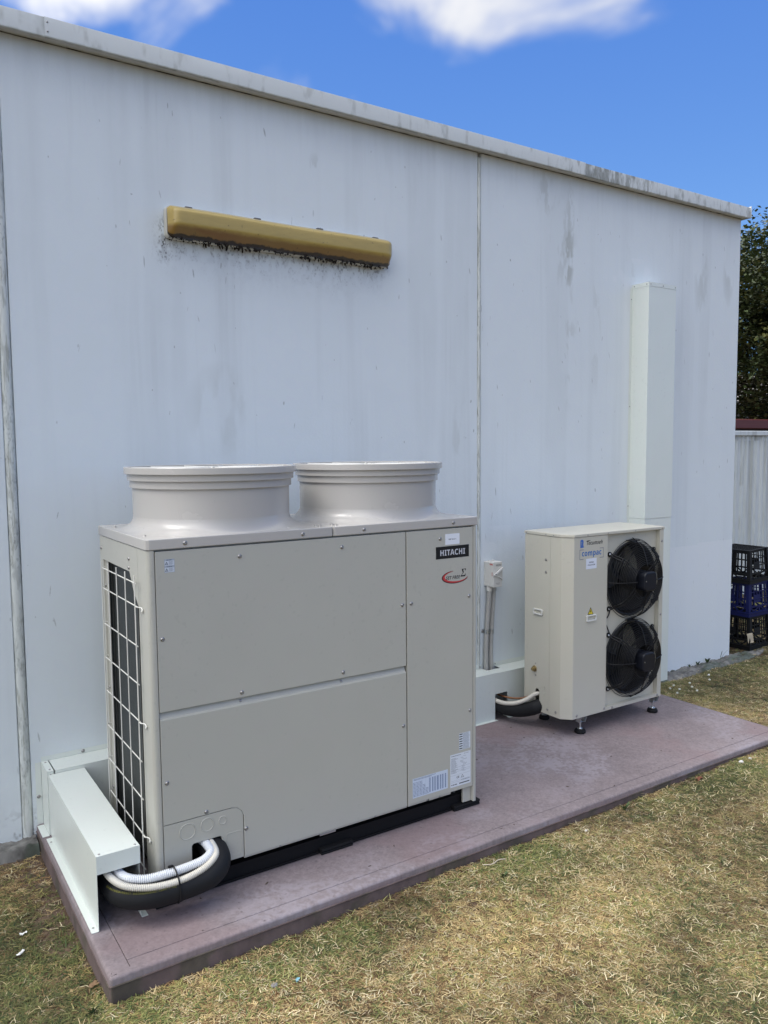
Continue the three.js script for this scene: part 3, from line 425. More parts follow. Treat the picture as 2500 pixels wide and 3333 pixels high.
// ------------------------------------------------------------------ large double fan outdoor unit
const FZ = 1.034, BZ = 0.335;
{
  const u = thing('air_conditioner', 'large beige outdoor air conditioning unit with two round fan shrouds on top', 'air conditioner', [0.795, 0.0, 0.68]);
  const B = M.beige, L = M.beigeLid;
  // corner posts
  const postShape = (x0, x1, z0, z1, r, corner) => rrect(x0, x1, z0, z1, corner.map((c) => c ? r : 0.001));
  const pFL = part(u, 'corner_post', extY(poly((() => { const p = []; const r = 0.020; p.push([0.028, FZ - 0.001], [0.028, FZ - 0.012]); p.push([0.004, FZ - 0.030], [0.004, 0.915], [0, 0.915]); for (let i = 0; i <= 8; i++) { const a = Math.PI - i / 8 * Math.PI / 2; p.push([r + Math.cos(a) * r, FZ - r + Math.sin(a) * r]); } return p; })()), 0.034, 1.399, 0.0005), B, 'rounded front corner post beside the coil');
  const pFR = part(u, 'corner_post', extY(rrect(1.5672, 1.588, 0.93, FZ - 0.0005, [0.001, 0.001, 0.010, 0.001]), 0.033, 1.399, 0.001), B);
  const pBL = part(u, 'corner_post', extY(poly([[0.001, BZ + 0.004], [0.001, 0.384], [0.003, 0.3855], [0.010, 0.3865], [0.010, 0.434], [0.0125, 0.434], [0.0125, BZ + 0.004]]), 0.034, 1.399, 0.0005), B);
  part(u, 'corner_post', box(1.55, 1.588, 0.034, 1.399, BZ + 0.004, 0.40, 0.003), B);
  part(pFR, 'foot_bracket', box(1.516, 1.566, 0.033, 0.112, FZ - 0.03, FZ - 0.018, 0.002), B);
  part(pFL, 'foot_bracket', box(0.031, 0.08, 0.033, 0.112, FZ - 0.03, FZ - 0.018, 0.002), B);
  // right side, back, inner floor
  part(u, 'side_panel', box(1.579, 1.5865, 0.113, 1.398, 0.402, 0.929, 0.002), B);
  part(u, 'back_panel', box(0.03, 1.549, 0.113, 1.398, BZ + 0.006, BZ + 0.012, 0.001), B);
  part(u, 'base_pan', box(0.03, 1.56, 0.098, 0.111, BZ + 0.014, FZ - 0.033, 0.001), M.rail);
  // left side plate with its slanted corner
  const sp = part(u, 'side_panel', extX(poly([[0.386, 1.3985], [0.386, 1.297], [0.800, 1.294], [0.846, 1.228], [0.914, 1.170], [0.914, 1.3985]]), -0.0005, 0.003, 0.0006), B, 'upper side plate above the coil');
  screws(sp, [[-0.001, 1.345, 0.80], [-0.001, 1.309, 0.797]], [-1, 0, 0]); screws(pBL, [[0, 1.345, 0.362]], [-1, 0, 0]);
  // coil: dark fins in rows
  const finT = tex(256, 256, (a, b, o) => { const s = 0.5 + 0.5 * Math.sin(a * 256 * 0.785 * 2), row = Math.abs(((b * 12 + a * 1.2) % 1) - 0.5) * 2; const k = 0.55 + 0.45 * s; const q = sstep(0.90, 0.97, row); o[0] = lerp(0.050, 0.075, q) * k; o[1] = lerp(0.056, 0.084, q) * k; o[2] = lerp(0.054, 0.080, q) * k; }, { repeat: [5, 3] });
  const coil = part(u, 'coil', box(0.030, 0.075, 0.112, 1.396, 0.402, 1.0, 0.001), new THREE.MeshStandardMaterial({ map: finT, bumpMap: finT, bumpScale: 0.02, roughness: 0.45, metalness: 0.35 }), 'dark finned coil behind the wire guard');
  part(coil, 'coil_end_plate', box(0.034, 0.076, 0.112, 1.396, 0.350, 0.400, 0.001), M.rubber);
  part(coil, 'inner_plate', box(0.08, 0.086, 0.112, 1.396, 0.36, 1.0, 0), B);
  for (let k = 0; k < 2; k++) part(coil, 'coil_rib', box(0.0265, 0.0295, 0.112, 1.396, k ? 0.800 : 0.404, k ? 0.806 : 0.424, 0.0008), std([0.12, 0.12, 0.11], 0.5, 0.4));
  // wire guard
  const wz = [0.443, 0.556, 0.684, 0.811, 0.938], wy = [1.267, 1.179, 1.024, 0.874, 0.726, 0.570, 0.418, 0.272, 0.135];
  const wg = part(u, 'wire_guard', merge([1.179, 0.726, 0.272].flatMap((y) => [tube([[-0.019, y, 0.938], [-0.019, y, 0.955], [-0.010, y - 0.002, 0.962], [-0.006, y - 0.004, 0.972], [-0.006, y - 0.012, 0.980], [-0.005, y - 0.020, 0.974]], 0.0026, 20, 8), new THREE.SphereGeometry(0.006, 10, 8).translate(-0.003, y - 0.016, 0.972)])), M.wireWhite, 'white wire guard over the coil');
  for (const z of wz) part(wg, 'wire', bar([-0.0215, 0.105, z], [-0.0215, 1.298, z], 0.0024), M.wireWhite);
  for (const y of wy) part(wg, 'wire', tube([[0.0, y + 0.001, 0.4245], [-0.008, y + 0.001, 0.4235], [-0.0165, y, 0.428], [-0.0172, y, 0.445], [-0.0172, y, 0.6], [-0.0172, y, 0.8], [-0.0172, y, 0.948]], 0.0024, 24, 8), M.wireWhite);
  for (const y of [1.179, 0.726, 0.272]) piece(wg, 'screw', SCREW, M.screw, [-0.001, y + 0.008, 0.428], [-1, 0, 0]);
  // front panels
  const up = part(u, 'front_panel', extZ(rrect(0.0315, 1.1705, 0.7785, 1.3935, 0.002), FZ - 0.018, FZ, 0.0016), B, 'upper front panel');
  const lowShape = poly([[0.361, 0.1145], [1.1705, 0.1145], [1.1705, 0.7475], [0.0315, 0.7475], [0.0315, 0.3335], [0.310, 0.3335], [0.334, 0.3270], [0.352, 0.3105], [0.361, 0.2870]]);
  const low = part(u, 'front_panel', extZ(lowShape, FZ - 0.018, FZ, 0.0016), B, 'lower front panel');
  const serv = part(u, 'service_panel', extZ(rrect(1.1765, 1.5630, 0.1155, 1.3935, 0.002), FZ - 0.018, FZ + 0.0004, 0.0016), B, 'tall narrow service panel with the badges');
  { // sloping fold between the two panels
    const g = poly([[FZ - 0.026, 0.776], [FZ - 0.019, 0.776], [FZ - 0.0075, 0.752], [FZ - 0.002, 0.7488], [FZ - 0.002, 0.745], [FZ - 0.026, 0.745]]); part(u, 'panel_fold', extX(g, 0.0325, 1.1695, 0), B);
  }
  part(u, 'inner_wall', merge([box(0.0325, 0.125, 0.114, 0.245, FZ - 0.031, FZ - 0.028, 0), box(0.285, 1.562, 0.114, 0.245, FZ - 0.031, FZ - 0.028, 0), box(0.0325, 1.562, 0.2452, 1.397, FZ - 0.031, FZ - 0.028, 0)]), B);
  part(low, 'bottom_lip', merge([box(0.36, 1.171, 0.106, 0.1138, FZ - 0.016, FZ - 0.004, 0.001)]), B); part(serv, 'bottom_lip', merge([box(1.178, 1.285, 0.106, 0.1148, FZ - 0.016, FZ - 0.004, 0.001), box(1.30, 1.43, 0.1045, 0.1148, FZ - 0.016, FZ - 0.004, 0.001)]), B);
  const kp = rrect(0.0315, 0.358, 0.1145, 0.3305, [0.002, 0.002, 0.046, 0.002]); kp.holes.push(rrect(0.141, 0.266, 0.138, 0.2295, 0.012, THREE.Path));
  const ko = part(u, 'knockout_plate', extZ(kp, FZ - 0.018, FZ - 0.001, 0.0012), B, 'pipe entry plate with round knockouts');
  for (const [x, y, r] of [[0.125, 0.285, 0.0315], [0.206, 0.2915, 0.0262], [0.2705, 0.2920, 0.0158]]) part(ko, 'knockout_ring', new THREE.TorusGeometry(r, 0.0019, 6, 40).translate(x, y, FZ - 0.0010), B);
  part(ko, 'knockout_ring', (() => { const s = rrect(0.283, 0.351, 0.131, 0.231, 0.010); s.holes.push(rrect(0.2855, 0.3485, 0.1335, 0.2285, 0.0085, THREE.Path)); return extZ(s, FZ - 0.002, FZ + 0.0004, 0.0004); })(), B);
  screws(up, [[0.369, 1.35, FZ], [0.05, 1.06, FZ], [0.838, 1.35, FZ], [1.151, 1.062, FZ], [0.365, 0.799, FZ], [0.837, 0.803, FZ]].map((p) => [p[0], p[1], FZ + 0.0005]));
  screws(low, [[0.050, 0.499, 0], [1.153, 0.499, 0], [0.203, 0.3445, 0], [0.370, 0.230, 0]].map((p) => [p[0], p[1], FZ + 0.0005])); screws(low, [[0.363, 0.762, FZ - 0.013], [0.832, 0.762, FZ - 0.013]], [0, 0.5, 1]);
  screws(low, [[0.522, 0.1105, FZ - 0.004], [0.996, 0.1105, FZ - 0.004]], [0, 0, 1], RIVET);
  screws(serv, [[1.366, 1.349, 0], [1.200, 1.063, 0], [1.539, 1.061, 0], [1.545, 0.498, 0]].map((p) => [p[0], p[1], FZ + 0.0010])); screws(serv, [[1.362, 0.1095, FZ - 0.004], [1.292, 0.1095, FZ - 0.006]], [0, 0, 1], RIVET);
  // lids with flared shrouds
  const ZC = 0.683;
  for (const [x0, x1, xc] of [[-0.004, 0.7925, 0.397], [0.7965, 1.5915, 1.192]]) {
    const s = rrect(x0, x1, BZ - 0.004, FZ + 0.003, x0 < 0 ? [0.012, 0.006, 0.006, 0.022] : [0.006, 0.006, 0.006, 0.012]); s.holes.push(circ(xc, ZC, 0.325));
    const lid = part(u, 'lid', extY(s, 1.4005, 1.4413, 0.0035, 40), L, x0 < 0 ? 'top lid beside the wire guard' : 'top lid above the badges');
    // flare: from the cylinder down to the lid, limited by the lid's own edges
    const pos = [], idx = [], nA = 120, nR = 10;
    for (let i = 0; i <= nA; i++) { const a = i / nA * Math.PI * 2, ca = Math.cos(a), sa = Math.sin(a); const lim = Math.min((ca > 0 ? x1 - 0.012 - xc : xc - x0 - 0.012) / Math.max(Math.abs(ca), 1e-4), (sa > 0 ? FZ - 0.004 - ZC : ZC - BZ - 0.004) / Math.max(Math.abs(sa), 1e-4)); const rf = Math.min(0.412, lim); for (let j = 0; j <= nR; j++) { const t = j / nR, q = 1 - Math.cos(t * Math.PI / 2), hh = 0.058 * (1 - Math.sin(t * Math.PI / 2)); const r = 0.3305 + (rf - 0.3305) * q; pos.push(xc + ca * r, 1.4405 + hh + 0.0006, ZC + sa * r); } }
    for (let i = 0; i < nA; i++) for (let j = 0; j < nR; j++) { const a = i * (nR + 1) + j, c = a + nR + 1; idx.push(a, c, a + 1, a + 1, c, c + 1); }
    let fl = new THREE.BufferGeometry(); fl.setAttribute('position', new THREE.Float32BufferAttribute(pos, 3)); fl.setIndex(idx); fl = mergeVertices(fl, 1e-5); fl.computeVertexNormals(); fl.setAttribute('uv', new THREE.Float32BufferAttribute(new Float32Array(fl.attributes.position.count * 2), 2)); metreUV(fl);
    const Y = 1.4985; // cylinder and stepped rim
    const pr = [[0.3305, Y], [0.331, 1.617], [0.3395, 1.6175], [0.3405, 1.6195], [0.3405, 1.6475], [0.3495, 1.6480], [0.3505, 1.6500], [0.3505, 1.6745], [0.3608, 1.6750], [0.3620, 1.6770], [0.3620, 1.7005], [0.3605, 1.7025], [0.345, 1.7025], [0.3425, 1.7005], [0.3425, 1.690], [0.325, 1.684], [0.322, 1.60], [0.322, 1.405]].map((p) => new THREE.Vector2(...p));
    let cy = toCreasedNormals(new THREE.LatheGeometry(pr, 96), 0.45); cy.translate(xc, 0, ZC); metreUV(cy);
    const sh = part(u, 'fan_shroud', merge([fl, cy]), L, 'flared round fan shroud with stepped rim');
    const gr = []; for (let r = 0.05; r < 0.335; r += 0.019) gr.push(new THREE.TorusGeometry(r, 0.0022, 6, 64).rotateX(Math.PI / 2).translate(xc, 1.692, ZC)); for (let k = 0; k < 12; k++) { const a = k * Math.PI / 6; gr.push(bar([xc + 0.04 * Math.cos(a), 1.696, ZC + 0.04 * Math.sin(a)], [xc + 0.344 * Math.cos(a), 1.696, ZC + 0.344 * Math.sin(a)], 0.003, 6)); }
    part(sh, 'fan_grille', merge(gr), M.wireWhite);
    const bl = []; for (let k = 0; k < 4; k++) { const p = []; const id = []; for (let i = 0; i <= 8; i++) for (let j = 0; j <= 4; j++) { const r = 0.07 + i / 8 * 0.235, a = k * Math.PI / 2 + (j / 4 - 0.5) * (0.95 - 0.25 * i / 8) + 0.3 * i / 8; p.push(xc + r * Math.cos(a), 1.55 + (j / 4 - 0.5) * 0.09, ZC + r * Math.sin(a)); } for (let i = 0; i < 8; i++) for (let j = 0; j < 4; j++) { const a = i * 5 + j; id.push(a, a + 1, a + 5, a + 1, a + 6, a + 5); } const g = new THREE.BufferGeometry(); g.setAttribute('position', new THREE.Float32BufferAttribute(p, 3)); g.setAttribute('uv', new THREE.Float32BufferAttribute(new Float32Array(p.length / 3 * 2), 2)); g.setIndex(id); g.computeVertexNormals(); bl.push(g); }
    bl.push(cyl(0.075, 0.075, 0.12, 24).translate(xc, 1.55, ZC)); part(sh, 'fan_blades', merge(bl), new THREE.MeshStandardMaterial({ color: lin(0.03, 0.03, 0.032), roughness: 0.5, side: THREE.DoubleSide }));
    for (const q of x0 < 0 ? [[0.147, 1.4200], [0.650, 1.4200]] : [[0.949, 1.4200], [1.443, 1.4200]]) piece(lid, 'screw', SCREW, M.screw, [q[0], q[1], FZ + 0.0035], [0, 0, 1]);
    for (const q of x0 < 0 ? [[0.035, 0.47], [0.035, 0.90], [0.755, 0.955], [0.755, 0.99]] : [[0.835, 0.955], [0.835, 0.99], [1.555, 0.80], [1.555, 0.47]]) piece(lid, 'screw', SCREW, M.screw, [q[0], 1.442, q[1]], [0, 1, 0]);
  }
  // base rails in black
  const rs = poly([[0, 0.004], [0.060, 0.004], [0.060, 0.012], [0.050, 0.014], [0.050, 0.062], [0.060, 0.066], [0.060, 0.074], [0, 0.074]]);
  for (const z of [0.935, 0.36]) part(u, 'base_rail', extX(poly(rs.getPoints().map((p) => [p.x + z + (z > 0.5 ? 0.006 : 0), p.y])), -0.004, 1.592, 0.001), M.rail);
  part(u, 'hold_down_bolt', merge([cyl(0.006, 0.006, 0.06, 10).translate(1.50, 0.075, 0.965), cyl(0.014, 0.014, 0.006, 6).translate(1.50, 0.090, 0.965)]), M.zinc);
  part(u, 'drain_plate', box(0.012, 0.055, 0.052, 0.070, 0.997, 1.018, 0.002), B);
  part(u, 'rail_cleat', box(0.72, 0.80, 0.088, 0.096, FZ - 0.045, FZ - 0.02, 0.001), M.zinc);
  // badges and stickers
  const sans = 'sans-serif';
  sticker(serv, 'name_label', 1.396, 1.481, 1.318, 1.3685, FZ + 0.0004, canvasTex(340, 204, (x, w, h) => { x.fillStyle = '#dfe3ea'; x.fillRect(0, 0, w, h); x.fillStyle = '#15161a'; x.font = `bold 40px ${sans}`; x.textAlign = 'center'; x.textBaseline = 'middle'; x.fillText('VRF A/C 1', w / 2, h / 2 + 2, 230); }), 'white sticker reading VRF A/C 1');
  sticker(serv, 'brand_badge', 1.341, 1.538, 1.2535, 1.3115, FZ + 0.0004, canvasTex(788, 232, (x, w, h) => { x.fillStyle = '#08080a'; x.fillRect(0, 0, w, h); x.strokeStyle = '#5a5a5a'; x.lineWidth = 3; x.strokeRect(1, 1, w - 2, h - 2); x.fillStyle = '#c4c6cc'; x.font = `bold 150px ${sans}`; x.textAlign = 'center'; x.textBaseline = 'middle'; x.fillText('HITACHI', w / 2, h / 2 + 6, 690); }), 'black badge with silver capital letters', 0.4);
  glyphSheet(serv, 'model_badge', 1.368, 1.545, 1.128, 1.206, FZ + 0.0009, 708, 312, (x, w, h) => {
    // red and black swoosh round the lettering, sigma above right
    const ring = (rx, ry, cx, cy, off, col) => { x.fillStyle = col; x.beginPath(); for (let i = 0; i <= 60; i++) { const a = -1.75 - i / 60 * 4.35; x.lineTo(cx + rx * Math.cos(a), cy + ry * Math.sin(a)); } for (let i = 60; i >= 0; i--) { const a = -1.75 - i / 60 * 4.35, t = Math.sin(i / 60 * Math.PI); x.lineTo(cx + off[0] * t + (rx - 4 - 30 * t) * Math.cos(a), cy + off[1] * t + (ry - 3 - 18 * t) * Math.sin(a)); } x.closePath(); x.fill(); };
    ring(318, 124, 345, 176, [10, -4], '#241a1c'); ring(306, 117, 350, 174, [9, -3], '#93202a'); ring(292, 108, 356, 172, [8, -2], '#c4423f');
    x.fillStyle = '#141416'; x.save(); x.translate(120, 208); x.transform(1, 0, -0.22, 1, 0, 0); x.font = `bold 88px ${sans}`; x.fillText('SET FREE', 0, 6, 340); x.restore();
    x.save(); x.translate(470, 186); x.transform(1, 0, -0.2, 1, 0, 0); x.font = 'bold 205px serif'; x.fillText('Σ', 0, 0, 160); x.restore();
  }, 'red swoosh badge with black lettering');
  const wr = rng(5);
  sticker(up, 'warning_label', 0.066, 0.105, 1.3125, 1.3635, FZ, canvasTex(234, 306, (x, w, h) => { x.fillStyle = '#c3cad4'; x.fillRect(0, 0, w, h); for (const oy of [0, 153]) { x.strokeStyle = '#8a94a4'; x.lineWidth = 5; x.strokeRect(3, oy + 4, w - 6, 145); x.fillStyle = '#a2abb8'; x.fillRect(4, oy + 6, w - 8, 34); fakeText(x, 50, oy + 14, 130, 15, wr, '#555d69'); x.fillStyle = '#39414d'; x.beginPath(); x.moveTo(50, oy + 55); x.lineTo(90, oy + 128); x.lineTo(10, oy + 128); x.fill(); x.fillStyle = '#c3cad4'; x.beginPath(); x.moveTo(50, oy + 76); x.lineTo(74, oy + 119); x.lineTo(26, oy + 119); x.fill(); x.fillStyle = '#39414d'; x.fillRect(46, oy + 88, 8, 24); for (let k = 0; k < 4; k++) fakeText(x, 104, oy + 54 + k * 21, 100 - 20 * (k % 2), 9, wr, '#707988'); } }), 'pair of small grey caution stickers');
  sticker(serv, 'caution_label', 1.478, 1.547, 0.312, 0.394, FZ + 0.0004, canvasTex(414, 492, (x, w, h) => { x.fillStyle = '#cfd6dd'; x.fillRect(0, 0, w, h); for (let k = 0; k < 7; k++) { x.fillStyle = '#24282e'; x.fillRect(8, 14 + k * 70, 116, 30); } for (let k = 0; k < 30; k++) fakeText(x, 140, 10 + k * 16, 250 - 60 * wr(), 7, wr, '#6d7580'); }), 'tall caution sticker with black bars');
  sticker(serv, 'rating_label', 1.4235, 1.549, 0.136, 0.298, FZ + 0.0004, canvasTex(628, 810, (x, w, h) => { x.fillStyle = '#d3d8de'; x.fillRect(0, 0, w, h); fakeText(x, 30, 36, 300, 13, wr, '#4a4f57'); fakeText(x, 420, 30, 150, 10, wr, '#6a6f77'); for (let k = 0; k < 15; k++) { fakeText(x, 28, 96 + k * 26, 120 + 120 * wr(), 9, wr, '#5c626b'); fakeText(x, 300 + 120 * wr(), 90 + k * 26, 60 + 60 * wr(), 8, wr, '#747a83'); } x.fillStyle = '#8d949d'; for (const y of [330, 400, 440, 520, 655, 690]) x.fillRect(16, y, w - 32, 4); x.fillStyle = '#1c1e22'; x.font = 'bold 74px sans-serif'; x.fillText('CE', 190, 612); x.lineWidth = 8; x.strokeStyle = '#1c1e22'; x.beginPath(); x.moveTo(370, 550); x.lineTo(412, 614); x.lineTo(328, 614); x.closePath(); x.stroke(); fakeText(x, 330, 670, 260, 11, wr, '#5c626b'); x.fillStyle = '#41464d'; x.fillRect(270, 740, 320, 26); fakeText(x, 30, 742, 170, 22, wr, '#4a4f57'); }), 'large white rating plate sticker');
  sticker(serv, 'data_table_label', 1.202, 1.408, 0.141, 0.2345, FZ + 0.0004, canvasTex(824, 374, (x, w, h) => { x.fillStyle = '#c6d0de'; x.fillRect(0, 0, w, h); fakeText(x, 20, 12, 520, 9, wr, '#66738a'); fakeText(x, 20, 30, 420, 9, wr, '#66738a'); for (let c = 0; c < 5; c++) for (let r = 0; r < 11; r++) { if (c === 4 && r < 6) continue; if (c === 3 && r < 3) continue; fakeText(x, 14 + c * 72, 78 + r * 26, 60, 12, wr, '#6f7d96'); } x.strokeStyle = '#93a2bb'; x.lineWidth = 2; for (let c = 0; c < 6; c++) { x.beginPath(); x.moveTo(8 + c * 72, 54); x.lineTo(8 + c * 72, h - 12); x.stroke(); } for (const c of [382, 448, 502, 560, 634, 688, 752]) { const ww = c === 560 ? 46 : 32; x.fillStyle = '#7785a0'; x.fillRect(c, 60, ww, 282); x.fillStyle = '#aebbd0'; for (let r = 0; r < 40; r++) x.fillRect(c + 2, 62 + r * 7, ww - 4, 2); } }), 'wide pale blue table sticker');
}
// rubber pads under the big unit
{
  const mk = (x0, x1) => merge([box(x0, x1, 0.0005, 0.012, 0.86, 1.018, 0.002), box(x0 + 0.004, x1 - 0.004, 0.0125, 0.0150, 0.864, 1.014, 0), box(x0, x1, 0.0155, 0.027, 0.858, 1.020, 0.002)]);
  const labels = ['black ribbed rubber pad under the middle of the unit\'s base rail', 'black ribbed rubber pad under the corner by the rating plate', 'black ribbed rubber pad hidden behind the insulated pipe loop'];
  [[0.726, 0.885], [1.462, 1.622], [-0.002, 0.10]].forEach(([a, b], i) => { const g = mk(a, b); for (let k = 0; k < 4; k++) g.deleteAttribute; solo('rubber_pad', g, M.rubber, labels[i], 'pad', 'rubber pads under the large unit'); });
}

// ------------------------------------------------------------------ folded pipe cover at the near end
{
  const c = thing('pipe_cover', 'white folded metal pipe cover running along the slab to the big unit', 'pipe cover', [-0.14, 0, 0.55]);
  const W = M.white, t = 0.0014;
  // wall length
  part(c, 'wall_cover_top', box(-0.192, 1.55, 0.2995, 0.301, 0.0015, 0.1465, 0.0006), W); part(c, 'wall_cover_front', box(-0.192, 1.55, 0.004, 0.2990, 0.1452, 0.1466, 0.0006), W);
  const wf = part(c, 'wall_flange', box(-0.226, 1.55, 0.3015, 0.3245, 0.0006, 0.0020, 0.0005), W);
  screws(wf, [[-0.035, 0.3125, 0.0024]], [0, 0, 1]);
  // end cap
  const ec = part(c, 'end_cap', merge([box(-0.2275, -0.2262, 0.001, 0.3015, 0.0022, 0.149, 0.0005), box(-0.2262, -0.1975, 0.3016, 0.3028, 0.003, 0.149, 0.0005), box(-0.2262, -0.1985, 0.001, 0.3012, 0.1472, 0.1486, 0.0005)]), W, 'end cap of the wall length');
  const ef = part(c, 'end_flange', box(-0.2540, -0.2285, -0.004, 0.3005, 0.0006, 0.0020, 0.0005), W); screws(ef, [[-0.243, 0.135, 0.0024]]);
  part(c, 'foot_flange', box(-0.2590, -0.2280, 0.001, 0.0024, 0.022, 0.156, 0.0005), W);
  screws(ec, [[-0.212, 0.285, 0.149], [-0.212, 0.155, 0.149], [-0.212, 0.018, 0.149]], [0, 0, 1], RIVET); screws(ec, [[-0.212, 0.3030, 0.028], [-0.212, 0.3030, 0.128]], [0, 1, 0], RIVET);
  // floor length
  const yT = 0.2865, x0 = -0.2225, x1 = -0.0630, z0 = 0.1495, z1 = 1.0375;
  const top = part(c, 'floor_cover_top', box(x0, x1, yT - t, yT, z0, z1, 0.0006), W, 'flat top of the floor length');
  part(c, 'floor_cover_side', box(x0, x0 + t, 0.0028, yT - t - 0.0002, z0, z1, 0.0004), W, 'tall outer side of the floor length');
  part(c, 'floor_cover_side', box(x1 - t, x1, 0.012, yT - t - 0.0002, z0, z1 - 0.012, 0.0004), W);
  const lip = part(c, 'front_lip', merge([box(x0 - 0.0004, x1 + 0.0004, 0.2185, yT + 0.0014, z1 + 0.0002, z1 + 0.0016, 0.0004), box(x0, x1, yT + 0.0002, yT + 0.0014, z1 - 0.032, z1, 0.0004)]), W, 'turned down front lip');
  const fl = part(c, 'foot_flange', box(x0 - 0.0255, x0 + 0.0012, 0.0008, 0.0024, z0 + 0.03, z1, 0.0006), W);
  screws(lip, [[x0 + 0.014, yT + 0.0016, z1 - 0.014], [x1 - 0.014, yT + 0.0016, z1 - 0.014]], [0, 1, 0], RIVET); screws(fl, [[x0 - 0.013, 0.0026, 0.225], [x0 - 0.013, 0.0026, 1.005]], [0, 1, 0], RIVET);
  part(c, 'support_angle', merge([box(-0.0625, -0.0380, 0.0006, 0.0020, 0.90, 1.035, 0.0004), extX(poly([[0.90, 0.002], [1.032, 0.002], [0.985, 0.055], [0.90, 0.10]]), -0.0630, -0.0616, 0)]), W, 'small angled foot of the inner side');
}
// ribbed flexible conduit as a lathe swept along a curve
function ribbed(pts, r, pitch, depth = 0.0016, rad = 14) {
  const cv = new THREE.CatmullRomCurve3(pts.map((p) => new THREE.Vector3(...p)), false, 'centripetal'), len = cv.getLength(), n = Math.round(len / pitch) * 4, fr = cv.computeFrenetFrames(n, false), pos = [], nor = [], idx = [], uv = [];
  const prof = [0, 1, 1, 0];
  for (let i = 0; i <= n; i++) { const p = cv.getPointAt(i / n), rr = r - depth * (1 - prof[i % 4]); for (let j = 0; j <= rad; j++) { const a = j / rad * Math.PI * 2, N = fr.normals[i].clone().multiplyScalar(Math.cos(a)).addScaledVector(fr.binormals[i], Math.sin(a)); pos.push(p.x + N.x * rr, p.y + N.y * rr, p.z + N.z * rr); uv.push(j / rad, i / n); } }
  for (let i = 0; i < n; i++) for (let j = 0; j < rad; j++) { const a = i * (rad + 1) + j, c = a + rad + 1; idx.push(a, a + 1, c, a + 1, c + 1, c); }
  let g = new THREE.BufferGeometry(); g.setAttribute('position', new THREE.Float32BufferAttribute(pos, 3)); g.setAttribute('uv', new THREE.Float32BufferAttribute(uv, 2)); g.setIndex(idx); g.computeVertexNormals(); return g;
}
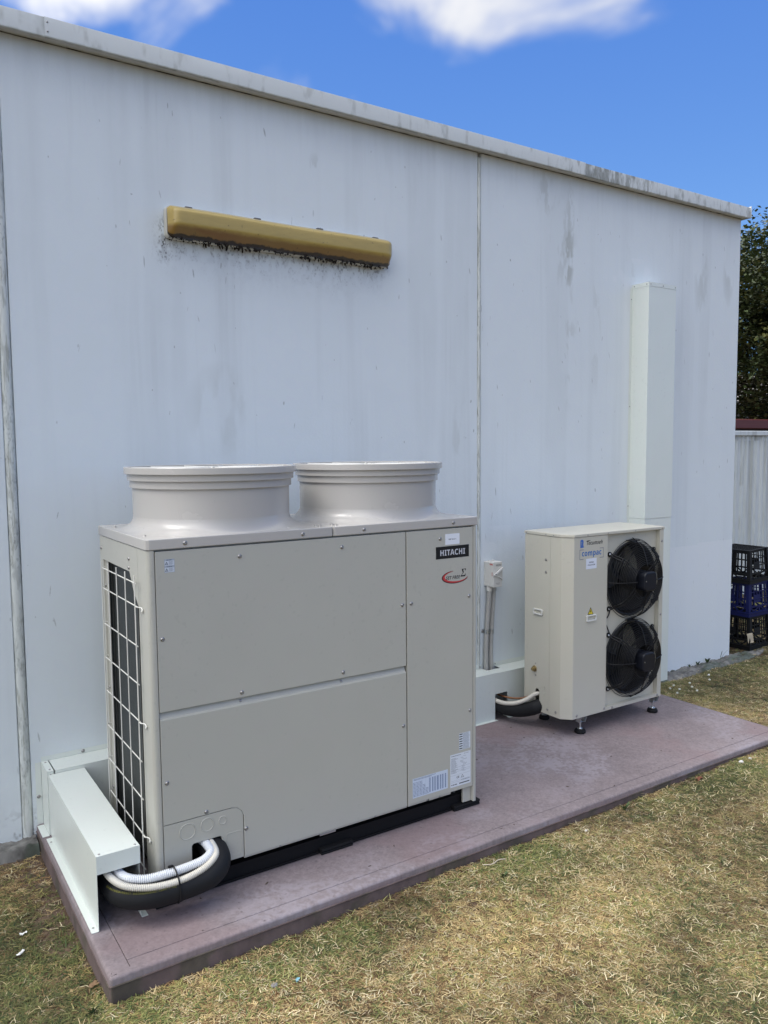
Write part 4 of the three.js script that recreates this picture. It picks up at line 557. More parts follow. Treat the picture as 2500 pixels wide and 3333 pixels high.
// ------------------------------------------------------------------ insulated pipes and conduits looping into the big unit
{
  const p = thing('pipe_bundle', 'black insulated pipe with two white ribbed conduits looping into the big unit', 'pipes', [0.03, 0, 1.05]);
  const ins = part(p, 'insulated_pipe', tube([[-0.135, 0.16, 0.62], [-0.140, 0.150, 0.80], [-0.146, 0.130, 0.93], [-0.130, 0.121, 1.030], [-0.070, 0.117, 1.085], [0.02, 0.117, 1.104], [0.11, 0.120, 1.108], [0.185, 0.130, 1.104], [0.228, 0.150, 1.075], [0.236, 0.172, 1.02], [0.225, 0.18, 0.90]], 0.052, 96, 28), M.foam, 'thick black foam insulation');
  part(p, 'ribbed_conduit', ribbed([[-0.130, 0.20, 0.70], [-0.138, 0.198, 0.90], [-0.142, 0.194, 0.99], [-0.120, 0.187, 1.06], [-0.06, 0.180, 1.095], [0.02, 0.181, 1.105], [0.10, 0.183, 1.105], [0.165, 0.190, 1.100], [0.198, 0.202, 1.082], [0.201, 0.212, 1.045], [0.190, 0.212, 0.92]], 0.0172, 0.0070, 0.0032), M.conduitWhite, 'wider white ribbed conduit');
  part(p, 'ribbed_conduit', ribbed([[-0.165, 0.20, 0.70], [-0.172, 0.198, 0.92], [-0.174, 0.192, 1.02], [-0.140, 0.177, 1.09], [-0.07, 0.164, 1.126], [0.02, 0.158, 1.139], [0.10, 0.163, 1.138], [0.172, 0.179, 1.126], [0.213, 0.196, 1.098], [0.220, 0.212, 1.045], [0.215, 0.212, 0.92]], 0.0134, 0.0066, 0.0028), M.conduitCream, 'thinner cream ribbed conduit');
  part(p, 'cable_tie', merge([(() => { const c = new THREE.CatmullRomCurve3([[0.048, 0.0625, 1.107], [0.048, 0.075, 1.142], [0.048, 0.11, 1.1625], [0.048, 0.150, 1.1565], [0.047, 0.172, 1.1495], [0.045, 0.190, 1.128], [0.043, 0.2008, 1.106], [0.043, 0.196, 1.086], [0.045, 0.165, 1.068], [0.047, 0.11, 1.048], [0.048, 0.075, 1.072]].map((q) => new THREE.Vector3(...q)), true); const s = new THREE.Shape(); s.moveTo(-0.0008, -0.0045); s.lineTo(0.0008, -0.0045); s.lineTo(0.0008, 0.0045); s.lineTo(-0.0008, 0.0045); return new THREE.TubeGeometry(c, 80, 0.0028, 6, true); })(), box(0.022, 0.040, 0.2005, 0.2085, 1.098, 1.108, 0.002)]), M.wireBlack, 'black cable tie');
  { // printed line along the foam
    const cv = new THREE.CatmullRomCurve3([[-0.135, 0.16, 0.62], [-0.140, 0.150, 0.80], [-0.146, 0.130, 0.93], [-0.130, 0.121, 1.030], [-0.070, 0.117, 1.085], [0.02, 0.117, 1.104], [0.11, 0.120, 1.108], [0.185, 0.130, 1.104], [0.228, 0.150, 1.075], [0.236, 0.172, 1.02], [0.225, 0.18, 0.90]].map((q) => new THREE.Vector3(...q)), false, 'centripetal');
    const pos = [], uv = [], idx = [], n = 40; for (let i = 0; i <= n; i++) { const t = lerp(0.385, 0.62, i / n), c = cv.getPointAt(t), T = cv.getTangentAt(t), out = new THREE.Vector3(T.z, 0, -T.x).normalize(); if (out.z < 0 && out.x > 0) out.negate(); if (out.z < -0.2) out.negate(); for (const [k, a] of [[0, 0.50], [1, 0.72]]) { const d = out.clone().multiplyScalar(Math.cos(a)).add(new THREE.Vector3(0, Math.sin(a), 0)); pos.push(c.x + d.x * 0.0526, c.y + d.y * 0.0526, c.z + d.z * 0.0526); uv.push(i / n, k); } if (i) { const b = (i - 1) * 2; idx.push(b, b + 2, b + 1, b + 1, b + 2, b + 3); } }
    const g = new THREE.BufferGeometry(); g.setAttribute('position', new THREE.Float32BufferAttribute(pos, 3)); g.setAttribute('uv', new THREE.Float32BufferAttribute(uv, 2)); g.setIndex(idx); g.computeVertexNormals();
    const c = document.createElement('canvas'); c.width = 512; c.height = 32; const x = c.getContext('2d'); x.fillStyle = '#000'; x.fillRect(0, 0, 512, 32); const r = rng(31); for (let q = 6; q < 500;) { const w = 5 + 7 * r(); x.fillStyle = r() < 0.16 ? '#000' : '#999'; x.fillRect(q, 6 + 2 * r(), w, 20); q += w + 4; }
    part(ins, 'printed_line', g, new THREE.MeshStandardMaterial({ color: lin(0.20, 0.19, 0.03), alphaMap: new THREE.CanvasTexture(c), transparent: true, roughness: 0.7, side: THREE.DoubleSide })); }
}
// ------------------------------------------------------------------ yellowed light fitting on the wall
{
  const l = thing('light_fitting', 'long yellowed plastic light fitting on the wall with black grime underneath', 'light', [1.10, 2.89, 0]);
  const x0 = 0.448, x1 = 1.756, y0 = 2.815, y1 = 2.966;
  part(l, 'back_tray', extZ(rrect(x0 - 0.003, x1 + 0.003, y0 - 0.002, y1 + 0.003, 0.024), 0.001, 0.0395, 0.004), std([0.56, 0.54, 0.47], 0.55));
  part(l, 'gasket', extZ(rrect(x0 + 0.001, x1 - 0.001, y0 + 0.001, y1 - 0.001, 0.024), 0.0405, 0.0465, 0.0015), std([0.045, 0.040, 0.035], 0.8));
  // diffuser: sections along the length, rounded trapezoid profile, rounded ends
  const sec = [[0, y0], [0.004, y0 + 0.0005], [0.010, y0 + 0.003], [0.030, y0 + 0.022], [0.048, y0 + 0.040], [0.056, y0 + 0.049], [0.0605, y0 + 0.057], [0.062, y0 + 0.066], [0.0635, y0 + 0.085], [0.0640, y0 + 0.105], [0.0630, y0 + 0.116], [0.058, y0 + 0.125], [0.048, y0 + 0.133], [0.024, y0 + 0.144], [0.008, y1 - 0.001], [0, y1]];
  const cvp = new THREE.CatmullRomCurve3(sec.map((s) => new THREE.Vector3(0, s[1], s[0])), false, 'centripetal').getPoints(40);
  const nL = 90, pos = [], uv = [], idx = [], ym = (y0 + y1) / 2;
  for (let i = 0; i <= nL; i++) { const s = i / nL; const x = lerp(x0, x1, s); const de = Math.min(x - x0, x1 - x); const e = clamp(de / 0.05), k = Math.sqrt(1 - Math.pow(1 - e, 2)), ky = 0.80 + 0.20 * Math.sqrt(1 - Math.pow(1 - clamp(de / 0.022), 2)); cvp.forEach((q, j) => { pos.push(x, ym + (q.y - ym) * ky + 0.0016 * Math.sin(s * 9) * (q.y > ym ? 1 : 0.2), 0.0465 + q.z * (0.10 + 0.90 * k)); uv.push(s, clamp((q.y - y0) / (y1 - y0), 0.005, 0.995)); }); }
  for (let i = 0; i < nL; i++) for (let j = 0; j < 40; j++) { const a = i * 41 + j, c = a + 41; idx.push(a, c, a + 1, a + 1, c, c + 1); }
  for (const end of [0, nL]) { const ci = pos.length / 3; const bx = end ? x1 : x0; pos.push(bx, ym, 0.05); uv.push(end ? 1 : 0, 0.5); for (let j = 0; j < 40; j++) { const a = end * 41 + j; end ? idx.push(ci, a + 1, a) : idx.push(ci, a, a + 1); } }
  const g = new THREE.BufferGeometry(); g.setAttribute('position', new THREE.Float32BufferAttribute(pos, 3)); g.setAttribute('uv', new THREE.Float32BufferAttribute(uv, 2)); g.setIndex(idx); g.computeVertexNormals();
  const dm = tex(1024, 128, (u, v, o) => {
    const x = u * 1.3, y = v * 0.19; let k = 0.92 + 0.16 * (fbm(x * 5, y * 26, 4) - 0.5) + 0.10 * (fbm(x * 30, y * 90, 3) - 0.5);
    let r = 0.475 * k, gg = 0.345 * k, b = 0.095 * k;
    // brown tide of dust settled inside the lower edge, ragged along its top
    const line = 0.35 + 0.08 * (fbm(x * 6, y * 20, 4) - 0.5) - 0.03 * u, in1 = sstep(line + 0.05, line - 0.10, v + 0.05 * (fbm(x * 40, y * 60, 3) - 0.5)); r = lerp(r, 0.25 * k, in1 * 0.9); gg = lerp(gg, 0.135 * k, in1 * 0.9); b = lerp(b, 0.030 * k, in1 * 0.9);
    const rust = sstep(0.40, 0.62, fbm(x * 3.5 + 5, y * 12, 4)) * sstep(0.45, 0.1, u) * in1; r = lerp(r, 0.22, rust * 0.6); gg = lerp(gg, 0.085, rust * 0.6); b = lerp(b, 0.025, rust * 0.6);
    const l2 = 0.085 + 0.09 * (fbm(x * 16, 8, 4) - 0.5), in2 = sstep(l2 + 0.03, l2 - 0.01, v + 0.06 * (fbm(x * 70, y * 80, 3) - 0.5)); r = lerp(r, 0.020, in2 * 0.95); gg = lerp(gg, 0.014, in2 * 0.95); b = lerp(b, 0.010, in2 * 0.95);
    const sp = sstep(0.80, 0.86, fbm(x * 55, y * 60, 3)) * 0.5; o[0] = lerp(r, 0.06, sp); o[1] = lerp(gg, 0.04, sp); o[2] = lerp(b, 0.02, sp);
  });
  dm.wrapS = dm.wrapT = THREE.ClampToEdgeWrapping;
  part(l, 'diffuser', g, new THREE.MeshPhysicalMaterial({ map: dm, roughness: 0.30, clearcoat: 0.35, clearcoatRoughness: 0.22, side: THREE.DoubleSide }), 'yellowed plastic diffuser browned along its lower edge');
  const clip = merge([box(-0.017, 0.017, 0.000, 0.0035, -0.008, 0.012, 0.001), box(-0.019, 0.019, -0.012, 0.0015, 0.009, 0.0125, 0.001)]);
  for (const x of [0.555, 0.925, 1.295, 1.655]) piece(l, 'clip', clip, std([0.16, 0.155, 0.15], 0.45, 0.6), [x, y1 + 0.0015, 0.046]);
  const clip2 = clip.clone().rotateZ(Math.PI); for (const x of [0.555, 0.925, 1.295, 1.655]) piece(l, 'clip', clip2, std([0.05, 0.045, 0.04], 0.6, 0.4), [x, y0 - 0.0015, 0.046]);
  // tufts of grime and old web hanging from the lower edge
  const r = rng(12), bits = []; for (let i = 0; i < 520; i++) { const t = r(), x = lerp(x0 + 0.01, x1 - 0.01, t), hang = 0.003 + 0.013 * Math.pow(r(), 3) * (1 + 1.6 * sstep(0.5, 0.62, fbm(x * 9, 4, 2))), z = 0.012 + 0.045 * r(); const s = new THREE.IcosahedronGeometry(1, 0); s.scale(0.002 + 0.006 * r(), hang * 0.42, 0.002 + 0.004 * r()); s.rotateZ((r() - 0.5) * 0.8); s.translate(x, y0 - hang * 0.45 + 0.003, z); bits.push(s); }
  part(l, 'grime', merge(bits), std([0.022, 0.017, 0.013], 1)).userData.kind = 'stuff';
}
// ------------------------------------------------------------------ tall cable duct on the wall
{
  const d = thing('cable_duct', 'tall off white metal duct fixed upright on the wall behind the small unit', 'duct', [4.085, 0, 0]);
  const W = M.white, x0 = 3.932, x1 = 4.238, z1 = 0.149;
  const u = part(d, 'upper_cover', extY(poly([[x0, 0.0015], [x0, z1], [x1, z1], [x1, 0.0015], [x1 - 0.0016, 0.0015], [x1 - 0.0016, z1 - 0.0016], [x0 + 0.0016, z1 - 0.0016], [x0 + 0.0016, 0.0015]]), 1.232, 2.918, 0.0003), W, 'upper length of the duct');
  part(d, 'lower_cover', extY(poly([[x0 + 0.003, 0.0015], [x0 + 0.003, z1 - 0.003], [x1 - 0.003, z1 - 0.003], [x1 - 0.003, 0.0015], [x1 - 0.0046, 0.0015], [x1 - 0.0046, z1 - 0.0046], [x0 + 0.0046, z1 - 0.0046], [x0 + 0.0046, 0.0015]]), -0.028, 1.2312, 0.0003), W, 'lower length of the duct');
  const f = part(d, 'wall_flange', merge([box(x0 - 0.024, x0 - 0.0002, 1.232, 2.925, 0.0008, 0.0024, 0.0005), box(x0 - 0.019, x0 + 0.0026, -0.02, 1.2315, 0.0006, 0.0020, 0.0005)]), W);
  const cap = part(d, 'top_cap', merge([box(x0 - 0.002, x1 + 0.002, 2.9430, 2.9446, 0.0015, z1 + 0.002, 0.0005), box(x0 - 0.002, x1 + 0.002, 2.916, 2.9428, z1 + 0.0004, z1 + 0.002, 0.0005), box(x0 - 0.002, x0 - 0.0004, 2.916, 2.9428, 0.0015, z1 + 0.0002, 0.0005), box(x1 + 0.0004, x1 + 0.002, 2.916, 2.9428, 0.0015, z1 + 0.0002, 0.0005)]), W, 'folded cap of the duct');
  screws(cap, [[x0 + 0.016, 2.930, z1 + 0.002], [x0 + 0.155, 2.930, z1 + 0.002], [x1 - 0.014, 2.930, z1 + 0.002]], [0, 0, 1], RIVET); screws(cap, [[x0 - 0.002, 2.930, 0.02], [x0 - 0.002, 2.930, 0.13]], [-1, 0, 0], RIVET);
  screws(f, [[x0 - 0.012, 2.84, 0.0026], [x0 - 0.012, 2.06, 0.0026], [x0 - 0.012, 1.32, 0.0026]], [0, 0, 1], RIVET);
}
// ------------------------------------------------------------------ wall pipe cover between the units, with cut-out
{
  const c = thing('pipe_cover', 'white boxed pipe cover along the wall between the units with a square cut-out', 'pipe cover', [2.85, 0, 0.08]);
  const W = M.white, z1 = 0.1415, yT = 0.3105, X0 = 1.62, X1 = 3.92;
  const cut0 = 2.492, cut1 = 2.596;
  part(c, 'front_face', merge([box(X0, cut0, 0.0026, yT - 0.0018, z1 - 0.0015, z1, 0.0003), box(cut0, cut1, 0.1725, yT - 0.0018, z1 - 0.0015, z1, 0.0003), box(cut1, X1, 0.0026, yT - 0.0018, z1 - 0.0015, z1, 0.0003)]), W, 'front face with the square cut-out');
  // top with a slot for the conduits
  part(c, 'top_face', merge([box(X0, 2.492, yT - 0.0015, yT, 0.0015, z1, 0.0003), box(2.606, X1, yT - 0.0015, yT, 0.0015, z1, 0.0003), box(2.492, 2.606, yT - 0.0015, yT, 0.060, z1, 0.0003)]), W);
  const f = part(c, 'wall_flange', merge([box(X0, 2.494, yT + 0.0004, yT + 0.0265, 0.0006, 0.0020, 0.0004), box(2.598, X1, yT + 0.0004, yT + 0.0265, 0.0006, 0.0020, 0.0004)]), W); screws(f, [[2.476, yT + 0.013, 0.0065], [2.612, yT + 0.013, 0.0022]], [0, 0, 1], RIVET);
  part(c, 'foot_flange', merge([box(X0, cut0 + 0.010, 0.0008, 0.0024, z1 - 0.0015, z1 + 0.020, 0.0004), box(cut1, X1, 0.0008, 0.0024, z1 - 0.0015, z1 + 0.020, 0.0004)]), W);
  part(c, 'return_edge', box(cut1, cut1 + 0.0015, 0.003, 0.078, z1 - 0.040, z1 - 0.002, 0.0003), W);
}
// ------------------------------------------------------------------ isolator switch and its two conduits
{
  const s = thing('isolator_switch', 'beige isolator switch box with a hinged lever above two grey conduits', 'switch', [2.545, 0.945, 0.0]);
  const P = M.plastic, x0 = 2.516, x1 = 2.592, y0 = 0.862, y1 = 1.026;
  part(s, 'back_box', extZ(rrect(x0, x1, y0, y1, 0.006), 0.0008, 0.052, 0.002), P); const fr = part(s, 'front_cover', extZ(rrect(x0 - 0.001, x1 + 0.001, y0 - 0.001, y1 + 0.001, 0.006), 0.0528, 0.092, 0.003), P);
  part(fr, 'lever_plate', extZ(poly([[x0 + 0.016, 0.945], [x1 - 0.001, 0.990], [x1 - 0.001, 0.902]]), 0.0922, 0.0965, 0.0008), std([0.52, 0.51, 0.47], 0.5));
  part(fr, 'lever', merge([beam([x0 + 0.008, 0.945, 0.1005], [x1 - 0.002, 0.986, 0.1005], 0.011, 0.010), beam([x0 + 0.008, 0.945, 0.0995], [x1 - 0.002, 0.915, 0.0995], 0.006, 0.006), cyl(0.008, 0.008, 0.012, 16).rotateX(Math.PI / 2).translate(x0 + 0.010, 0.945, 0.0995)]), std([0.70, 0.69, 0.66], 0.4), 'pale switch lever');
  part(s, 'top_plug', merge([cyl(0.010, 0.010, 0.006, 20).translate(2.537, y1 + 0.0025, 0.028), cyl(0.010, 0.010, 0.006, 20).translate(2.572, y1 + 0.0025, 0.028)]), P);
  glyphSheet(fr, 'lettering', x0 + 0.020, x1 - 0.006, 0.994, 1.016, 0.0926, 200, 88, (x, w, h) => { x.fillStyle = '#6d6a68'; x.font = 'bold 66px sans-serif'; x.fillText('56P2323', 6, 66, 188); });
  glyphSheet(fr, 'lettering', x0 + 0.020, x1 - 0.014, 0.873, 0.892, 0.0926, 160, 76, (x, w, h) => { const r = rng(4); fakeText(x, 4, 12, 140, 10, r, '#77736f'); fakeText(x, 30, 40, 100, 10, r, '#77736f'); });
  { const g = box(x0 - 0.0016, x0 - 0.0011, 1.006, 1.016, 0.058, 0.088, 0); part(s, 'red_mark', g, std([0.50, 0.17, 0.15], 0.5)); part(s, 'red_mark', box(x0 - 0.0016, x0 - 0.0011, 0.935, 0.960, 0.076, 0.088, 0), std([0.52, 0.36, 0.33], 0.5)); }
  const names = ['grey ribbed conduit under the switch, the one toward the big unit', 'grey ribbed conduit under the switch, the one toward the small unit'];
  [[2.537, 2.513, -0.030], [2.573, 2.555, 0.024]].forEach(([xt, xb, side], i) => {
    const c = thing('flexible_conduit', names[i], 'conduit', [xt, 0.6, 0.024], 'conduits below the switch');
    part(c, 'ribbed_tube', ribbed([[xt, 0.850, 0.030], [xt, 0.80, 0.029], [lerp(xt, xb, 0.25), 0.68, 0.024], [lerp(xt, xb, 0.55), 0.56, 0.020], [lerp(xt, xb, 0.9), 0.42, 0.022], [xb, 0.33, 0.027], [xb - 0.003, 0.25, 0.030]], 0.0160, 0.0070, 0.0026), M.conduitGrey);
    part(c, 'coupling', cyl(0.0190, 0.0185, 0.032, 24).translate(xt, 0.845, 0.029), i ? M.conduitGrey : M.plastic);
    const xm = lerp(xt, xb, 0.55); const cl = part(c, 'saddle_clamp', merge([cyl(0.0176, 0.0176, 0.024, 24, false).translate(xm, 0.56, 0.0200), box(Math.min(xm, xm + side * 1.05), Math.max(xm, xm + side * 1.05), 0.548, 0.572, 0.001, 0.0030, 0.0008)]), M.zinc, 'zinc saddle clamp'); piece(cl, 'screw', SCREW, M.screw, [xm + side * 0.82, 0.56, 0.0035]);
  });
}
// ------------------------------------------------------------------ smaller condensing unit with two front fans
{
  const u = thing('condensing_unit', 'smaller cream condensing unit with two black fans stacked on its front', 'condenser', [3.05, 0, 0.46]);
  const C = M.cream, X0 = 2.612, X1 = 3.492, Z0 = 0.285, Z1 = 0.650, Y0 = 0.114, Y1 = 1.2255, xs = 2.956, R0 = 0.620, t = 0.0016;
  // folded sheet: side, slanted corner, front
  const sheet = (pts, y0, y1) => { const inn = pts.map((p, i) => { const a = pts[Math.max(i - 1, 0)], c = pts[Math.min(i + 1, pts.length - 1)]; let dx = c[0] - a[0], dz = c[1] - a[1]; const l = Math.hypot(dx, dz); return [p[0] + dz / l * t, p[1] - dx / l * t]; }); return extY(poly([...pts, ...inn.reverse()]), y0, y1, 0.0003); };
  const side = part(u, 'side_panel', (() => { const s = rrect(Z0, 0.5035, Y0, Y1, 0.001); const h = new THREE.Path(); h.moveTo(0.385, 0.166); h.lineTo(0.420, 0.166); h.lineTo(0.420, 0.236); h.absarc(0.4025, 0.238, 0.0175, 0, Math.PI); h.lineTo(0.385, 0.166); s.holes.push(h); return extX(s, X0, X0 + 0.002, 0.0004); })(), C, 'rear side panel with the pipe hole');
  const front = part(u, 'wrap_panel', sheet([[X0, 0.5050], [X0, 0.592], [X0 + 0.0008, 0.5955], [2.662, 0.6485], [2.6655, 0.650], [xs, 0.650], [xs, R0 + 0.003]], Y0, Y1), C, 'front panel folded round the slanted corner');
  const holes = [0.925, 0.413].map((y) => circ(3.215, y, 0.226));
  const fanS = rrect(xs - 0.002, 3.456, 0.134, Y1 - 0.001, 0.001); fanS.holes.push(...holes);
  const fp = part(u, 'fan_panel', extZ(fanS, R0 - 0.002, R0, 0.0004, 64), C, 'recessed panel behind the fans');
  const post = part(u, 'front_post', sheet([[3.4555, R0 + 0.001], [3.4555, Z1], [X1, Z1], [X1, Z0]], Y0, Y1), C, 'front post and far side');
  const br = part(u, 'bottom_rail', merge([box(xs + 0.001, 3.4552, Y0, 0.1335, Z1 - 0.003, Z1 - 0.001, 0.0004), box(xs + 0.001, 3.4552, 0.1338, 0.1352, R0 + 0.0005, Z1 - 0.001, 0.0003)]), C);
  part(u, 'base_pan', extY(poly([[X0 + 0.003, Z0 + 0.003], [X0 + 0.003, 0.592], [2.663, 0.647], [X1 - 0.003, 0.647], [X1 - 0.003, Z0 + 0.003]]), Y0 + 0.001, Y0 + 0.006, 0.0004), C);
  part(u, 'back_panel', box(X0 + 0.003, X1 - 0.003, Y0 + 0.007, Y1 - 0.002, Z0, Z0 + 0.002, 0), C);
  part(u, 'inner_box', merge([box(xs + 0.005, xs + 0.008, 0.14, Y1 - 0.004, 0.30, R0 - 0.004, 0), box(xs + 0.005, 3.45, 0.14, Y1 - 0.004, 0.34, 0.342, 0), box(3.447, 3.45, 0.14, Y1 - 0.004, 0.345, R0 - 0.004, 0)]), C);
  part(u, 'coil', box(xs + 0.012, 3.444, 0.142, Y1 - 0.006, 0.345, 0.372, 0), M.coilFins, 'finned coil inside the cabinet');
  const lidS = poly([[X0 - 0.004, Z0 - 0.004], [X0 - 0.004, 0.594], [2.661, 0.654], [X1 + 0.004, 0.654], [X1 + 0.004, Z0 - 0.004]]);
  const lid = part(u, 'lid', merge([extY(lidS, 1.2268, 1.2462, 0.0035)]), C, 'flat lid with folded edges');
  screws(lid, [[2.775, 1.236, 0.654], [2.955, 1.236, 0.654], [3.21, 1.236, 0.654], [3.475, 1.236, 0.654]], [0, 0, 1], RIVET); screws(lid, [[X0 - 0.004, 1.236, 0.30], [X0 - 0.004, 1.236, 0.47], [X0 - 0.004, 1.236, 0.535]], [-1, 0, 0], RIVET);
  screws(side, [[X0, 1.079, 0.468], [X0, 1.002, 0.468], [X0, 0.145, 0.405], [X0, 0.145, 0.49]], [-1, 0, 0]); screws(front, [[X0, 0.145, 0.56]], [-1, 0, 0]); screws(front, [[2.70, 0.132, Z1], [2.945, 0.132, Z1]]); screws(br, [[3.02, 0.124, Z1 - 0.001]]); screws(post, [[3.476, 1.150, Z1], [3.476, 0.665, Z1], [3.440 + 0.02, 0.125, Z1]]);
  // handles
  const hs = (x0, x1, y0, y1) => { const s = rrect(x0, x1, y0, y1, 0.007); s.holes.push(rrect(x0 + 0.009, x1 - 0.009, y0 + 0.010, y1 - 0.008, 0.004, THREE.Path)); return s; };
  const h1 = part(front, 'handle', extZ(hs(2.770, 2.857, 0.704, 0.744), Z1 + 0.0002, Z1 + 0.010, 0.002), M.handle, 'white recessed handle');
  const h2 = part(side, 'handle', extX(hs(0.365, 0.448, 0.728, 0.765), X0 - 0.010, X0 - 0.0002, 0.002), M.handle, 'white recessed handle');
  // valve and blind plugs on the side
  const vz = 0.377; const v = part(side, 'service_valve', merge([new THREE.TorusGeometry(0.017, 0.0035, 8, 28).rotateY(Math.PI / 2).translate(X0 - 0.002, 0.378, vz), cyl(0.013, 0.013, 0.020, 20).rotateZ(Math.PI / 2).translate(X0 - 0.008, 0.378, vz), cyl(0.0085, 0.0085, 0.024, 6).rotateZ(Math.PI / 2).translate(X0 - 0.014, 0.378, vz)]), M.brass, 'brass service valve'); screws(side, [[X0, 0.413, vz + 0.008], [X0, 0.338, vz + 0.010]], [-1, 0, 0], RIVET);
  part(v, 'valve_ring', cyl(0.0195, 0.0195, 0.003, 28).rotateZ(Math.PI / 2).translate(X0 - 0.0012, 0.378, vz), M.wireBlack);
  for (const y of [0.276, 0.236]) part(side, 'blind_plug', merge([cyl(0.0105, 0.0095, 0.002, 24).rotateZ(Math.PI / 2).translate(X0 - 0.0008, y, 0.458), new THREE.TorusGeometry(0.0105, 0.0008, 6, 28).rotateY(Math.PI / 2).translate(X0 - 0.0012, y, 0.458)]), C);
    // printing on the front
  const px = Z1 + 0.0006;
  glyphSheet(front, 'maker_lettering', 2.708, 2.920, 1.158, 1.214, px, 848, 224, (x, w, h) => {
    x.fillStyle = '#2a62b4'; x.beginPath(); x.moveTo(28, 22); x.lineTo(100, 12); x.quadraticCurveTo(142, 30, 132, 90); x.quadraticCurveTo(120, 130, 138, 170); x.lineTo(150, 204); x.lineTo(24, 212); x.closePath(); x.fill();
    x.fillStyle = '#9ba098'; x.beginPath(); x.moveTo(58, 60); x.quadraticCurveTo(88, 46, 92, 84); x.quadraticCurveTo(78, 120, 96, 150); x.quadraticCurveTo(70, 164, 60, 130); x.closePath(); x.fill(); x.fillRect(20, 184, 120, 5); x.fillStyle = '#2a62b4'; x.fillRect(72, 74, 10, 66);
    x.fillStyle = '#17181b'; x.save(); x.translate(212, 150); x.transform(1, 0, -0.30, 1, 0, 0); x.font = 'bold 132px sans-serif'; x.fillText('Tecumseh', 20, 4, 570); x.restore(); x.strokeStyle = '#17181b'; x.lineWidth = 13; x.beginPath(); x.moveTo(232, 66); x.quadraticCurveTo(290, 40, 372, 50); x.stroke();
  }, 'blue profile emblem and black script lettering');
  glyphSheet(front, 'range_lettering', 2.706, 2.922, 1.086, 1.154, px, 864, 272, (x, w, h) => { x.strokeStyle = '#7d8187'; x.lineWidth = 16; x.beginPath(); x.moveTo(150, 18); x.lineTo(18, 18); x.lineTo(18, 250); x.lineTo(150, 250); x.stroke(); x.beginPath(); x.moveTo(714, 18); x.lineTo(846, 18); x.lineTo(846, 250); x.lineTo(714, 250); x.stroke(); x.fillStyle = '#2468ae'; x.font = 'bold 190px sans-serif'; x.textAlign = 'center'; x.fillText('compac', w / 2, 178, 700); }, 'blue lettering in grey corner brackets');
  sticker(front, 'name_label', 2.766, 2.858, 1.028, 1.092, Z1 + 0.0003, canvasTex(368, 256, (x, w, h) => { x.fillStyle = '#d9dee8'; x.fillRect(0, 0, w, h); x.fillStyle = '#22242c'; x.font = 'bold 46px sans-serif'; x.textAlign = 'center'; x.fillText('DRINKS', w / 2, 112, 200); x.fillText('COOLROOM', w / 2, 176, 300); }), 'white sticker reading DRINKS COOLROOM');
  { const tri = extZ(poly([[2.786, 0.7465], [2.834, 0.7465], [2.810, 0.788]]), Z1 + 0.0002, Z1 + 0.0010, 0); const wl = part(front, 'warning_sign', tri, std([0.66, 0.52, 0.03], 0.5), 'yellow electrical hazard triangle');
    const border = poly([[2.7845, 0.7455], [2.8355, 0.7455], [2.810, 0.7905]]); border.holes.push(new THREE.Path([[2.7895, 0.7485], [2.8305, 0.7485], [2.810, 0.7845]].map((p) => new THREE.Vector2(...p)))); part(wl, 'border', extZ(border, Z1 + 0.0003, Z1 + 0.0013, 0), M.wireBlack);
    part(wl, 'flash', extZ(poly([[2.8115, 0.776], [2.8045, 0.7630], [2.8095, 0.7635], [2.8065, 0.7530], [2.8155, 0.7670], [2.8105, 0.7665], [2.8140, 0.776]]), Z1 + 0.0011, Z1 + 0.0015, 0), M.wireBlack); }
  // fans
  const GX = 3.215;
  [0.925, 0.413].forEach((GY, fi) => {
    const dome = (r) => R0 + 0.012 + 0.080 * Math.pow(1 - clamp((r - 0.10) / 0.152), 0.55) * sstep(0.256, 0.20, r) + 0.03 * sstep(0.256, 0.235, r);
    const gd = part(u, 'fan_guard', (() => { const g = []; // mounting tabs, arms and radial wires
      for (const [sx, sy] of [[-1, 1], [-1, -1], [1, 1], [1, -1]]) { const ux = sx * 0.775, uy = sy * 0.632; const far = 0.272; const A = (r, off, z) => [GX + ux * r - uy * off, GY + uy * r + ux * off * 1, z]; for (const off of [-0.009, 0.009]) g.push(tube([A(0.08, off, 0.708), A(0.13, off, 0.712), A(0.18, off, 0.706), A(0.222, off, 0.690), A(0.250, off * 0.8, 0.655), A(far, off * 0.7, R0 + 0.010)], 0.0044, 30, 8)); g.push(bar(A(0.222, -0.011, 0.693), A(0.222, 0.011, 0.693), 0.0032)); g.push(cyl(0.016, 0.016, 0.008, 20).rotateX(Math.PI / 2).translate(GX + ux * far, GY + uy * far, R0 + 0.005)); }
      for (let k = 0; k < 4; k++) { const a = k * Math.PI / 2, P = (r, z) => [GX + Math.cos(a) * r, GY + Math.sin(a) * r, z]; const pts = []; for (let r = 0.09; r <= 0.262; r += 0.012) pts.push(P(r, dome(r) + 0.004)); pts.push(P(0.262, R0 + 0.006)); g.push(tube(pts, 0.0028, 40, 8)); }
      g.push(box(GX - 0.055, GX + 0.020, GY + 0.246, GY + 0.252, R0 + 0.001, 0.668, 0.001));
      return merge(g); })(), M.wireBlack, fi ? 'lower fan guard' : 'upper fan guard');
    for (let k = 0; k < 16; k++) { const r = 0.108 + k * 0.00985; part(gd, 'guard_ring', new THREE.TorusGeometry(r, 0.0020, 6, 72).translate(GX, GY, dome(r)), M.wireBlack); }
    for (const [sx, sy] of [[-1, 1], [-1, -1], [1, 1], [1, -1]]) piece(gd, 'bolt', SCREW, M.zinc, [GX + sx * 0.775 * 0.272, GY + sy * 0.632 * 0.272, R0 + 0.0095]);
